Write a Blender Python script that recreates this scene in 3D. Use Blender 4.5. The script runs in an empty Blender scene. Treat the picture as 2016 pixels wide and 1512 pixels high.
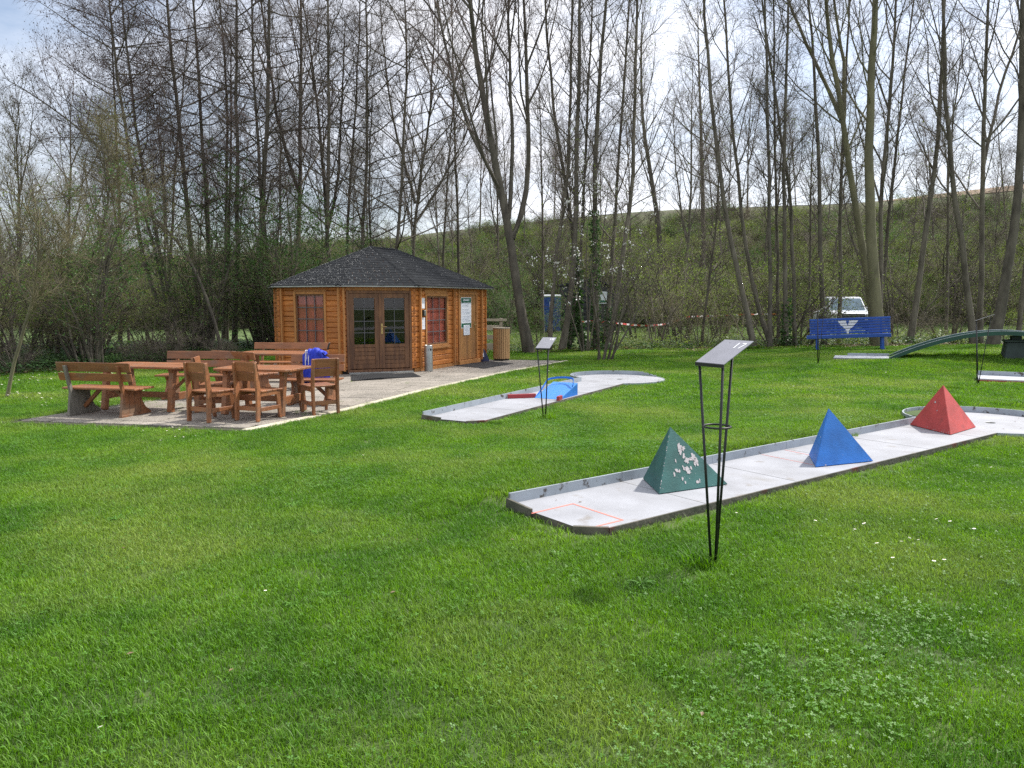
import bpy, bmesh, math, random
import numpy as np
from mathutils import Vector, Matrix, noise as mnoise
random.seed(7)
RS = np.random.RandomState(11)
PI = math.pi
sc = bpy.context.scene
COL = sc.collection
# ------------------------------------------------------------------ camera
CAM_H = 1.65
FPX = 1515.0                                   # focal length in pixels of the 2016 px wide photograph
PITCH = math.atan((756-591)/FPX)
cd = bpy.data.cameras.new('camera'); cam = bpy.data.objects.new('camera', cd); COL.objects.link(cam)
cd.sensor_width = 36.0; cd.lens = FPX/2016*36.0; cd.clip_start = 0.05; cd.clip_end = 2000
cam.location = (0, 0, CAM_H); cam.rotation_euler = (PI/2-PITCH, 0, 0)
sc.camera = cam
# ------------------------------------------------------------------ light
SUN_AZ, SUN_EL = math.radians(56), math.radians(51)      # azimuth from +Y towards +X
sundir = Vector((math.sin(SUN_AZ)*math.cos(SUN_EL), math.cos(SUN_AZ)*math.cos(SUN_EL), math.sin(SUN_EL)))
sl = bpy.data.lights.new('sun', 'SUN'); sl.energy = 3.5; sl.angle = math.radians(1.6); sl.color = (1.0, 0.955, 0.88)
so = bpy.data.objects.new('sun', sl); COL.objects.link(so)
so.rotation_euler = sundir.to_track_quat('Z', 'Y').to_euler()
w = bpy.data.worlds.new('World'); sc.world = w; w.use_nodes = True
nt = w.node_tree; nt.nodes.clear()
def N(t, ty, **kw):
    n = t.nodes.new(ty)
    for k, v in kw.items(): setattr(n, k, v)
    return n
out = N(nt, 'ShaderNodeOutputWorld'); bg = N(nt, 'ShaderNodeBackground'); bg.inputs[1].default_value = 0.10
sky = N(nt, 'ShaderNodeTexSky', sky_type='NISHITA'); sky.sun_disc = False
sky.sun_elevation = SUN_EL; sky.sun_rotation = SUN_AZ; sky.air_density = 1.0; sky.dust_density = 1.2; sky.ozone_density = 1.6
tc = N(nt, 'ShaderNodeTexCoord')
mp = N(nt, 'ShaderNodeMapping'); mp.inputs['Scale'].default_value = (1.0, 1.0, 2.6); mp.inputs['Location'].default_value = (0.3, 0.1, 0.0)
nz = N(nt, 'ShaderNodeTexNoise'); nz.inputs['Scale'].default_value = 2.1; nz.inputs['Detail'].default_value = 7; nz.inputs['Roughness'].default_value = 0.58
cr = N(nt, 'ShaderNodeMapRange'); cr.inputs[1].default_value = 0.36; cr.inputs[2].default_value = 0.60; cr.inputs[3].default_value = 0.30; cr.inputs[4].default_value = 1.0
# clear patch of blue low in the left of the view
dotn = N(nt, 'ShaderNodeVectorMath', operation='DOT_PRODUCT'); dotn.inputs[1].default_value = Vector((-0.62, 0.76, 0.30)).normalized()
dr = N(nt, 'ShaderNodeMapRange'); dr.inputs[1].default_value = 0.85; dr.inputs[2].default_value = 1.0; dr.inputs[3].default_value = 0.0; dr.inputs[4].default_value = 0.5
sub = N(nt, 'ShaderNodeMath', operation='SUBTRACT', use_clamp=True)
# clouds glow towards the sun
ds = N(nt, 'ShaderNodeVectorMath', operation='DOT_PRODUCT'); ds.inputs[1].default_value = sundir
sr = N(nt, 'ShaderNodeMapRange'); sr.inputs[1].default_value = 0.35; sr.inputs[2].default_value = 1.0; sr.inputs[3].default_value = 0.0; sr.inputs[4].default_value = 1.0
nz2 = N(nt, 'ShaderNodeTexNoise'); nz2.inputs['Scale'].default_value = 3.4; nz2.inputs['Detail'].default_value = 6
c2 = N(nt, 'ShaderNodeMapRange'); c2.inputs[1].default_value = 0.3; c2.inputs[2].default_value = 0.7; c2.inputs[3].default_value = 6.6; c2.inputs[4].default_value = 9.2
gl = N(nt, 'ShaderNodeMath', operation='MULTIPLY'); gl.inputs[1].default_value = 5.0
addb = N(nt, 'ShaderNodeMath', operation='ADD')
comb = N(nt, 'ShaderNodeVectorMath', operation='SCALE'); comb.inputs[0].default_value = (0.96, 0.972, 1.035)
mx = N(nt, 'ShaderNodeMix', data_type='RGBA')
L = nt.links.new
L(tc.outputs['Generated'], mp.inputs[0]); L(mp.outputs[0], nz.inputs[0]); L(mp.outputs[0], nz2.inputs[0]); L(nz.outputs[0], cr.inputs[0])
L(tc.outputs['Generated'], dotn.inputs[0]); L(dotn.outputs['Value'], dr.inputs[0]); L(cr.outputs[0], sub.inputs[0]); L(dr.outputs[0], sub.inputs[1])
L(tc.outputs['Generated'], ds.inputs[0]); L(ds.outputs['Value'], sr.inputs[0]); L(sr.outputs[0], gl.inputs[0])
L(nz2.outputs[0], c2.inputs[0]); L(c2.outputs[0], addb.inputs[0]); L(gl.outputs[0], addb.inputs[1]); L(addb.outputs[0], comb.inputs['Scale'])
L(sub.outputs[0], mx.inputs[0]); L(sky.outputs[0], mx.inputs[6]); L(comb.outputs[0], mx.inputs[7]); L(mx.outputs[2], bg.inputs[0]); L(bg.outputs[0], out.inputs[0])
vs = sc.view_settings; vs.view_transform = 'Standard'; vs.look = 'None'; vs.exposure = 0.66; vs.gamma = 1.0; vs.use_curve_mapping = False
sc.cycles.use_denoising = False
sc.cycles.sample_clamp_indirect = 4.0
sc.cycles.max_bounces = 6; sc.cycles.transparent_max_bounces = 8; sc.cycles.diffuse_bounces = 4; sc.cycles.glossy_bounces = 3
sc.cycles.transmission_bounces = 4; sc.cycles.caustics_reflective = False; sc.cycles.caustics_refractive = False
# ------------------------------------------------------------------ survey helpers: a sight line of the photograph to a point of the place
_c, _s = math.cos(PITCH), math.sin(PITCH)
def ray(px, py):
    u = (px-1008)/FPX; v = -(py-756)/FPX
    return np.array([u, _c+v*_s, -_s+v*_c])
def G(px, py, z=0.0):
    d = ray(px, py); t = (z-CAM_H)/d[2]; return np.array([d[0]*t, d[1]*t, z])
def D(px, py, Y):
    d = ray(px, py); t = Y/d[1]; return np.array([0, 0, CAM_H])+d*t
def sstep(a, b, x):
    t = np.clip((x-a)/(b-a), 0, 1); return t*t*(3-2*t)
L1D = np.array([0.7986, 0.6018]); L1N = np.array([-0.6018, 0.7986])       # long axis and left side of the pyramid lane
def woodline(x):                                                         # where the lawn ends and the wood begins
    return np.interp(x, [-40, -16, -12.5, -10.3, -8.5, -6, 0, 8, 14, 22, 45], [13, 14.5, 16.2, 17.6, 21, 23.6, 24.2, 24.3, 24.6, 25.5, 27])
def height(x, y):
    x = np.asarray(x, float); y = np.asarray(y, float)
    z = 0.30*sstep(4.5, 12.5, x)*sstep(15.8, 18.5, y)*(1-.45*sstep(19.5, 22.5, y))+0.04*sstep(0, 5, x)*sstep(16, 22, y)
    n = x*L1N[0]+y*L1N[1]; u = x*L1D[0]+y*L1D[1]
    z = z+0.07*sstep(4.85, 5.1, n)*(1-sstep(5.4, 7.5, n))*sstep(2.4, 4.0, u)*(1-sstep(12.6, 15, u))
    z = z-0.014*(1-sstep(3.2, 4.2, n))*sstep(3.8, 5.5, u)+.018*(1-sstep(3.3, 3.9, u))*sstep(2.2, 3.2, u)*sstep(3, 3.8, n)*(1-sstep(5, 6, n))
    z = z+0.012*np.sin(x*1.1+y*.7)+0.012*np.sin(y*1.7-x*.6+1)
    pat = sstep(-9, -7, x)*(1-sstep(1.5, 3.5, x))*sstep(8, 9.6, y)*(1-sstep(22.5, 24, y))
    z = z*(1-pat)
    wl = woodline(x)
    z = z-0.5*sstep(wl+.4, wl+2.2, y)*(1-sstep(wl+2.5, wl+5, y))*sstep(-9, -4, x) - 0.2*sstep(27, 31, y)
    ridge = 8.7+0.078*x+0.5*np.sin(x*.09+1)
    z = z+ridge*np.clip((y-47)/28., 0, 1)**0.9*sstep(46, 50, y)
    z = z+3.9*np.clip((y-75)/45., 0, 1)+4*np.clip((y-120)/300., 0, 1)
    z = z+0.5*sstep(50, 60, y)*np.sin(x*.33+y*.2)*(1-sstep(70, 76, y))
    return z
def hz(x, y): return float(height(x, y))
# ------------------------------------------------------------------ material helpers
def mat(name, col, rough=0.7, metal=0.0, var=0.0, scale=6.0, bump=0.0, bscale=None, col2=None, spec=0.5, objvar=0.0, detail=5, coords='Object', stretch=None):
    m = bpy.data.materials.new(name); m.use_nodes = True; t = m.node_tree; t.nodes.clear()
    o = N(t, 'ShaderNodeOutputMaterial'); b = N(t, 'ShaderNodeBsdfPrincipled'); t.links.new(b.outputs[0], o.inputs[0])
    b.inputs['Roughness'].default_value = rough; b.inputs['Metallic'].default_value = metal; b.inputs['Specular IOR Level'].default_value = spec
    b.inputs['Base Color'].default_value = (*col, 1)
    m['bsdf'] = b.name
    tcn = N(t, 'ShaderNodeTexCoord'); src = tcn.outputs[coords] if coords in ('Object', 'Generated') else N(t, 'ShaderNodeNewGeometry').outputs['Position']
    if stretch:
        q = N(t, 'ShaderNodeMapping'); q.inputs['Scale'].default_value = stretch; t.links.new(src, q.inputs[0]); src = q.outputs[0]
    last = None
    if var > 0 or col2:
        n = N(t, 'ShaderNodeTexNoise'); n.inputs['Scale'].default_value = scale; n.inputs['Detail'].default_value = detail; n.inputs['Roughness'].default_value = 0.62
        t.links.new(src, n.inputs[0])
        r = N(t, 'ShaderNodeMapRange'); r.inputs[1].default_value = 0.35; r.inputs[2].default_value = 0.65; t.links.new(n.outputs[0], r.inputs[0])
        x = N(t, 'ShaderNodeMix', data_type='RGBA'); a = col2 or tuple(c*(1-var) for c in col); bb = col if col2 else tuple(min(1, c*(1+var)) for c in col)
        x.inputs[6].default_value = (*a, 1); x.inputs[7].default_value = (*bb, 1); t.links.new(r.outputs[0], x.inputs[0]); last = x.outputs[2]
        t.links.new(last, b.inputs['Base Color'])
    if objvar > 0:
        oi = N(t, 'ShaderNodeObjectInfo'); hs = N(t, 'ShaderNodeHueSaturation')
        r = N(t, 'ShaderNodeMapRange'); r.inputs[3].default_value = 1-objvar; r.inputs[4].default_value = 1+objvar; t.links.new(oi.outputs['Random'], r.inputs[0])
        t.links.new(r.outputs[0], hs.inputs['Value'])
        if last: t.links.new(last, hs.inputs['Color'])
        else: hs.inputs['Color'].default_value = (*col, 1)
        last = hs.outputs[0]; t.links.new(last, b.inputs['Base Color'])
    if bump > 0:
        n2 = N(t, 'ShaderNodeTexNoise'); n2.inputs['Scale'].default_value = bscale or scale*4; n2.inputs['Detail'].default_value = 4; t.links.new(src, n2.inputs[0])
        bp = N(t, 'ShaderNodeBump'); bp.inputs['Strength'].default_value = bump; bp.inputs['Distance'].default_value = 0.01
        t.links.new(n2.outputs[0], bp.inputs['Height']); t.links.new(bp.outputs[0], b.inputs['Normal'])
    return m
def speckle(m, colr, scale, lo, hi, rough=None):          # sharp-edged flecks or worn patches over a material
    t = m.node_tree; b = t.nodes[m['bsdf']]
    inp = b.inputs['Base Color']; prev = inp.links[0].from_socket if inp.links else None
    n = N(t, 'ShaderNodeTexNoise'); n.inputs['Scale'].default_value = scale; n.inputs['Detail'].default_value = 3
    t.links.new(N(t, 'ShaderNodeTexCoord').outputs['Object'], n.inputs[0])
    r = N(t, 'ShaderNodeMapRange'); r.inputs[1].default_value = lo; r.inputs[2].default_value = hi; t.links.new(n.outputs[0], r.inputs[0])
    x = N(t, 'ShaderNodeMix', data_type='RGBA'); t.links.new(r.outputs[0], x.inputs[0])
    if prev: t.links.new(prev, x.inputs[6])
    else: x.inputs[6].default_value = inp.default_value
    x.inputs[7].default_value = (*colr, 1); t.links.new(x.outputs[2], inp)
    return m
def leafmat(name, c1, c2, nscale=0.9, trans=0.35, c3=None, objvar=0.12):
    m = bpy.data.materials.new(name); m.use_nodes = True; t = m.node_tree; t.nodes.clear()
    o = N(t, 'ShaderNodeOutputMaterial'); g = N(t, 'ShaderNodeNewGeometry')
    n = N(t, 'ShaderNodeTexNoise'); n.inputs['Scale'].default_value = nscale; n.inputs['Detail'].default_value = 4; t.links.new(g.outputs['Position'], n.inputs[0])
    r = N(t, 'ShaderNodeMapRange'); r.inputs[1].default_value = 0.36; r.inputs[2].default_value = 0.64; t.links.new(n.outputs[0], r.inputs[0])
    x = N(t, 'ShaderNodeMix', data_type='RGBA'); x.inputs[6].default_value = (*c1, 1); x.inputs[7].default_value = (*c2, 1); t.links.new(r.outputs[0], x.inputs[0]); last = x.outputs[2]
    if c3:
        n3 = N(t, 'ShaderNodeTexNoise'); n3.inputs['Scale'].default_value = nscale*.33; n3.inputs['Detail'].default_value = 3; t.links.new(g.outputs['Position'], n3.inputs[0])
        r3 = N(t, 'ShaderNodeMapRange'); r3.inputs[1].default_value = 0.47; r3.inputs[2].default_value = 0.66; t.links.new(n3.outputs[0], r3.inputs[0])
        x3 = N(t, 'ShaderNodeMix', data_type='RGBA'); t.links.new(r3.outputs[0], x3.inputs[0]); t.links.new(last, x3.inputs[6]); x3.inputs[7].default_value = (*c3, 1); last = x3.outputs[2]
    oi = N(t, 'ShaderNodeObjectInfo'); hs = N(t, 'ShaderNodeHueSaturation')
    ri = N(t, 'ShaderNodeMapRange'); ri.inputs[3].default_value = 1-objvar; ri.inputs[4].default_value = 1+objvar
    ad = N(t, 'ShaderNodeMath', operation='FRACT'); rpi = g.outputs['Random Per Island']; ad2 = N(t, 'ShaderNodeMath', operation='ADD')
    t.links.new(oi.outputs['Random'], ad2.inputs[0]); t.links.new(rpi, ad2.inputs[1]); t.links.new(ad2.outputs[0], ad.inputs[0])
    t.links.new(ad.outputs[0], ri.inputs[0]); t.links.new(ri.outputs[0], hs.inputs['Value']); t.links.new(last, hs.inputs['Color'])
    b = N(t, 'ShaderNodeBsdfPrincipled'); b.inputs['Roughness'].default_value = 0.5; b.inputs['Specular IOR Level'].default_value = 0.35
    tr = N(t, 'ShaderNodeBsdfTranslucent'); ms = N(t, 'ShaderNodeMixShader'); ms.inputs[0].default_value = trans
    hs2 = N(t, 'ShaderNodeHueSaturation'); hs2.inputs['Value'].default_value = 1.25; hs2.inputs['Saturation'].default_value = 1.1; t.links.new(hs.outputs[0], hs2.inputs['Color'])
    t.links.new(hs.outputs[0], b.inputs['Base Color']); t.links.new(hs2.outputs[0], tr.inputs[0])
    t.links.new(b.outputs[0], ms.inputs[1]); t.links.new(tr.outputs[0], ms.inputs[2]); t.links.new(ms.outputs[0], o.inputs[0])
    return m
def glassmat(name, tint=(0.02, 0.03, 0.03), clear=0.75):
    m = bpy.data.materials.new(name); m.use_nodes = True; t = m.node_tree; t.nodes.clear()
    o = N(t, 'ShaderNodeOutputMaterial'); gl_ = N(t, 'ShaderNodeBsdfGlossy'); gl_.inputs['Roughness'].default_value = 0.02
    tr = N(t, 'ShaderNodeBsdfTransparent'); tr.inputs[0].default_value = (.95, .96, .95, 1)
    fr = N(t, 'ShaderNodeFresnel'); fr.inputs[0].default_value = 1.7
    ge = N(t, 'ShaderNodeNewGeometry'); iv = N(t, 'ShaderNodeMath', operation='SUBTRACT'); iv.inputs[0].default_value = 1.0; mu = N(t, 'ShaderNodeMath', operation='MULTIPLY')
    t.links.new(ge.outputs['Backfacing'], iv.inputs[1]); t.links.new(iv.outputs[0], mu.inputs[0]); t.links.new(fr.outputs[0], mu.inputs[1])
    ms = N(t, 'ShaderNodeMixShader'); t.links.new(mu.outputs[0], ms.inputs[0]); t.links.new(tr.outputs[0], ms.inputs[1]); t.links.new(gl_.outputs[0], ms.inputs[2]); t.links.new(ms.outputs[0], o.inputs[0])
    return m
M = {}
M['bark'] = mat('bark', (0.165, 0.145, 0.112), 0.9, var=0, col2=(0.075, 0.064, 0.050), scale=5, bump=0.8, bscale=22, coords='World', stretch=(1, 1, .35), objvar=.2)
M['bark_green'] = mat('bark_green', (0.20, 0.185, 0.105), 0.85, col2=(0.12, 0.11, 0.065), scale=3.5, bump=0.5, bscale=18, coords='World', stretch=(1, 1, .4))
M['twig'] = mat('twig', (0.145, 0.118, 0.092), 0.8, col2=(0.09, 0.072, 0.058), scale=1.2, coords='World', objvar=.25)
M['twig_red'] = mat('twig_red', (0.145, 0.098, 0.085), 0.8, col2=(0.095, 0.066, 0.058), scale=1.2, coords='World', objvar=.2)
M['twig_olive'] = mat('twig_olive', (0.20, 0.175, 0.085), 0.8, col2=(0.11, 0.095, 0.055), scale=1.5, coords='World', objvar=.25)
M['catkin'] = mat('catkin', (0.07, 0.04, 0.025), 0.8)
M['leaf_fresh'] = leafmat('leaf_fresh', (0.13, 0.19, 0.04), (0.22, 0.275, 0.075), .8, .45)
M['leaf_dark'] = leafmat('leaf_dark', (0.055, 0.13, 0.035), (0.11, 0.19, 0.05), .8, .4)
M['leaf_olive'] = leafmat('leaf_olive', (0.115, 0.165, 0.035), (0.19, 0.245, 0.055), .7, .45)
M['ivy'] = leafmat('ivy', (0.035, 0.085, 0.025), (0.075, 0.15, 0.04), 1.2, .2)
M['blossom'] = mat('blossom', (0.8, 0.8, 0.76), 0.6)
M['grass'] = leafmat('grass', (0.090, 0.215, 0.018), (0.165, 0.315, 0.026), 1.5, .40, (0.25, 0.345, 0.065), .55)
M['grass_meadow'] = leafmat('grass_meadow', (0.10, 0.17, 0.035), (0.15, 0.21, 0.06), .5, .3, None, .2)
M['clover'] = leafmat('clover', (0.085, 0.215, 0.028), (0.125, 0.28, 0.04), 1.6, .35, None, .25)
M['soil_lawn'] = mat('soil_lawn', (0.040, 0.075, 0.016), 0.95, col2=(0.085, 0.125, 0.03), scale=1.3, bump=0.6, bscale=30, coords='World')
M['litter'] = mat('litter', (0.14, 0.10, 0.065), 0.95, col2=(0.035, 0.05, 0.02), scale=2.5, bump=0.9, bscale=16, coords='World', detail=8)
M['deadleaf'] = leafmat('deadleaf', (0.16, 0.10, 0.055), (0.24, 0.17, 0.10), 1.5, .1)
M['meadow'] = mat('meadow', (0.105, 0.165, 0.04), 0.95, col2=(0.07, 0.11, 0.028), scale=.8, bump=0.5, bscale=9, coords='World')
M['bankm'] = mat('bank_soil', (0.10, 0.12, 0.045), 0.95, col2=(0.065, 0.058, 0.036), scale=.7, bump=0.9, bscale=4, coords='World', detail=8)
M['field'] = mat('field_soil', (0.25, 0.165, 0.10), 0.95, col2=(0.18, 0.13, 0.075), scale=.15, coords='World')
M['wood'] = mat('furniture_wood', (0.27, 0.108, 0.045), 0.44, var=0.22, scale=3, bump=0.35, bscale=30, objvar=.22, stretch=(1, 8, 8))
speckle(M['wood'], (0.20, 0.125, 0.08), 3.2, .54, .72)
M['wood_grey'] = mat('weathered_wood', (0.20, 0.185, 0.155), 0.85, var=0.25, scale=4, bump=0.5, bscale=30, stretch=(8, 8, 1))
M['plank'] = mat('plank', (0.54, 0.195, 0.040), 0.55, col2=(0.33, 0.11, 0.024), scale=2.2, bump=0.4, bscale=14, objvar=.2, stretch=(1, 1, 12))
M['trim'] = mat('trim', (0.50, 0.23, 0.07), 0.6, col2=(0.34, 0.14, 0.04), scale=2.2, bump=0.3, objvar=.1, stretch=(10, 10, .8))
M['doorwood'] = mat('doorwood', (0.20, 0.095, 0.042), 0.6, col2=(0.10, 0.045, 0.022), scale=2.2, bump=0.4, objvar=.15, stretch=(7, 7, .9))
M['doorwood2'] = mat('doorwood_light', (0.42, 0.20, 0.06), 0.6, col2=(0.24, 0.11, 0.04), scale=1.8, bump=0.4, objvar=.2, stretch=(9, 9, .8))
M['shingle'] = speckle(mat('shingle', (0.020, 0.022, 0.025), 0.95, var=0.25, scale=9, bump=0.5, bscale=240, objvar=.18, spec=.12), (0.05, 0.052, 0.057), 300, .6, .68)
M['curtain'] = mat('red_shutter', (0.40, 0.085, 0.055), 0.8, var=0.2, scale=3, stretch=(4, 4, .6))
M['leadbar'] = mat('lead_bar', (0.10, 0.10, 0.11), 0.5)
M['brass'] = mat('brass', (0.5, 0.36, 0.16), 0.35, 0.9)
M['steel'] = mat('steel', (0.33, 0.34, 0.33), 0.38, 0.75, var=.15, scale=8)
M['black'] = mat('black_paint', (0.010, 0.011, 0.012), 0.42)
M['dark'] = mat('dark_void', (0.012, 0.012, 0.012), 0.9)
M['mat_rubber'] = mat('rubber', (0.018, 0.019, 0.021), 0.8, bump=.6, bscale=90)
M['plate'] = speckle(mat('plate', (0.27, 0.27, 0.30), 0.36, 0.3, var=.08, scale=9), (0.09, 0.08, 0.08), 40, .70, .74)
M['white'] = mat('white', (0.78, 0.79, 0.80), 0.6)
M['paper'] = mat('paper', (0.72, 0.74, 0.80), 0.7)
M['print'] = mat('print', (0.38, 0.42, 0.50), 0.7)
M['signgreen'] = mat('sign_green', (0.01, 0.11, 0.065), 0.5)
M['concrete'] = speckle(mat('lane_floor', (0.36, 0.37, 0.40), 0.75, col2=(0.27, 0.275, 0.295), scale=1.7, bump=0.25, bscale=60, detail=8), (0.22, 0.20, 0.18), 5.2, .63, .80)
M['concrete'] = speckle(M['concrete'], (0.21, 0.20, 0.18), 1.15, .60, .84)
M['edge'] = speckle(mat('lane_side', (0.15, 0.135, 0.11), 0.9, col2=(0.06, 0.065, 0.045), scale=4, bump=.8, bscale=30), (0.13, 0.04, 0.03), 3.1, .62, .70)
M['border'] = speckle(mat('border_zinc', (0.33, 0.37, 0.41), 0.55, 0.25, var=.12, scale=3), (0.085, 0.075, 0.065), 11, .60, .68)
M['redline'] = mat('red_line', (0.72, 0.22, 0.17), 0.7)
M['greenpaint'] = mat('green_paint', (0.030, 0.115, 0.105), 0.55, var=.20, scale=5, bump=.25, bscale=70)
M['bluepaint'] = mat('blue_paint', (0.018, 0.155, 0.54), 0.5, var=.15, scale=5, bump=.25, bscale=70)
M['redpaint'] = speckle(mat('red_paint', (0.45, 0.060, 0.055), 0.6, var=.18, scale=5, bump=.25, bscale=70), (0.30, 0.05, 0.045), 9, .58, .75)
M['redpaint2'] = mat('red_paint_dark', (0.32, 0.03, 0.035), 0.5)
M['rampblue'] = mat('ramp_blue', (0.06, 0.24, 0.66), 0.45, var=.05)
M['archgreen'] = mat('arch_green', (0.012, 0.065, 0.045), 0.5, var=.15, scale=2)
M['dullgreen'] = mat('dull_green', (0.030, 0.045, 0.042), 0.8, var=.2, scale=5)
M['benchblue'] = mat('bench_blue', (0.013, 0.075, 0.36), 0.45, var=.1, scale=3, objvar=.12)
M['zinc'] = mat('zinc_floor', (0.42, 0.44, 0.48), 0.5, 0.1, var=.1)
M['navy'] = mat('navy', (0.012, 0.018, 0.06), 0.7, var=.2)
M['slab'] = speckle(speckle(mat('slab', (0.33, 0.295, 0.25), 0.9, col2=(0.20, 0.18, 0.15), scale=1.1, bump=0.9, bscale=75, objvar=.13, coords='World', detail=9), (0.10, 0.09, 0.075), 34, .56, .66), (0.58, 0.53, 0.46), 60, .59, .66)
M['kerb'] = speckle(mat('kerb', (0.50, 0.46, 0.35), 0.9, var=.12, scale=5, bump=.5, bscale=60, objvar=.12), (0.3, 0.26, 0.2), 40, .6, .68)
M['gravel'] = mat('joint_soil', (0.05, 0.05, 0.03), 1.0, var=.3, scale=20, bump=.8)
M['palewood'] = mat('pale_wood', (0.42, 0.36, 0.27), 0.85, var=.2, scale=3, objvar=.15)
M['binslat'] = mat('bin_slat', (0.42, 0.25, 0.11), 0.65, var=.12, scale=3, objvar=.16, stretch=(6, 6, 1))
M['jacket'] = mat('jacket', (0.012, 0.035, 0.46), 0.65, var=.3, scale=9, bump=1.0, bscale=14)
M['pottyblue'] = mat('cabin_blue', (0.015, 0.055, 0.26), 0.5, var=.15)
M['shed'] = mat('shed_dark', (0.035, 0.038, 0.04), 0.7, var=.2, scale=2)
M['carwhite'] = mat('car_white', (0.78, 0.80, 0.83), 0.25)
M['carglass'] = mat('car_glass', (0.12, 0.19, 0.24), 0.08)
M['tyre'] = mat('tyre', (0.015, 0.015, 0.016), 0.8)
M['glass'] = glassmat('glass')
# stripes of the barrier tape
tm = bpy.data.materials.new('tape'); tm.use_nodes = True; t_ = tm.node_tree; b_ = t_.nodes['Principled BSDF']; b_.inputs['Roughness'].default_value = .5
uvn = N(t_, 'ShaderNodeAttribute', attribute_name='len'); md = N(t_, 'ShaderNodeMath', operation='FRACT'); gt = N(t_, 'ShaderNodeMath', operation='GREATER_THAN'); gt.inputs[1].default_value = .5
mxx = N(t_, 'ShaderNodeMix', data_type='RGBA'); mxx.inputs[6].default_value = (.75, .72, .7, 1); mxx.inputs[7].default_value = (.62, .05, .04, 1)
t_.links.new(uvn.outputs['Fac'], md.inputs[0]); t_.links.new(md.outputs[0], gt.inputs[0]); t_.links.new(gt.outputs[0], mxx.inputs[0]); t_.links.new(mxx.outputs[2], b_.inputs['Base Color'])
M['tape'] = tm
# ------------------------------------------------------------------ object helpers
def empty(name, loc, rz=0, label=None, cat=None, group=None):
    o = bpy.data.objects.new(name, None); COL.objects.link(o); o.location = loc; o.rotation_euler = (0, 0, rz); o.empty_display_size = .2
    return tag(o, label, cat, group)
def tag(o, label=None, cat=None, group=None, kind=None):
    if label: o['label'] = label
    if cat: o['category'] = cat
    if group: o['group'] = group
    if kind: o['kind'] = kind
    return o
def mesh_np(name, V, F3=None, F4=None):
    me = bpy.data.meshes.new(name); V = np.asarray(V, np.float32)
    F3 = np.zeros((0, 3), np.int32) if F3 is None else np.asarray(F3, np.int32); F4 = np.zeros((0, 4), np.int32) if F4 is None else np.asarray(F4, np.int32)
    me.vertices.add(len(V)); me.vertices.foreach_set('co', V.ravel())
    nl = F3.size+F4.size; me.loops.add(nl); me.loops.foreach_set('vertex_index', np.concatenate([F3.ravel(), F4.ravel()]))
    me.polygons.add(len(F3)+len(F4))
    st = np.concatenate([np.arange(len(F3))*3, F3.size+np.arange(len(F4))*4]).astype(np.int32)
    me.polygons.foreach_set('loop_start', st); me.update(calc_edges=True); return me
def obj(name, me, m, parent=None, loc=None, rz=0, smooth=False):
    o = bpy.data.objects.new(name, me); COL.objects.link(o)
    if m and not me.materials: me.materials.append(m)
    if smooth: me.polygons.foreach_set('use_smooth', np.ones(len(me.polygons), bool))
    if parent: o.parent = parent
    if loc is not None: o.location = loc
    if rz: o.rotation_euler = (0, 0, rz)
    return o
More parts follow.
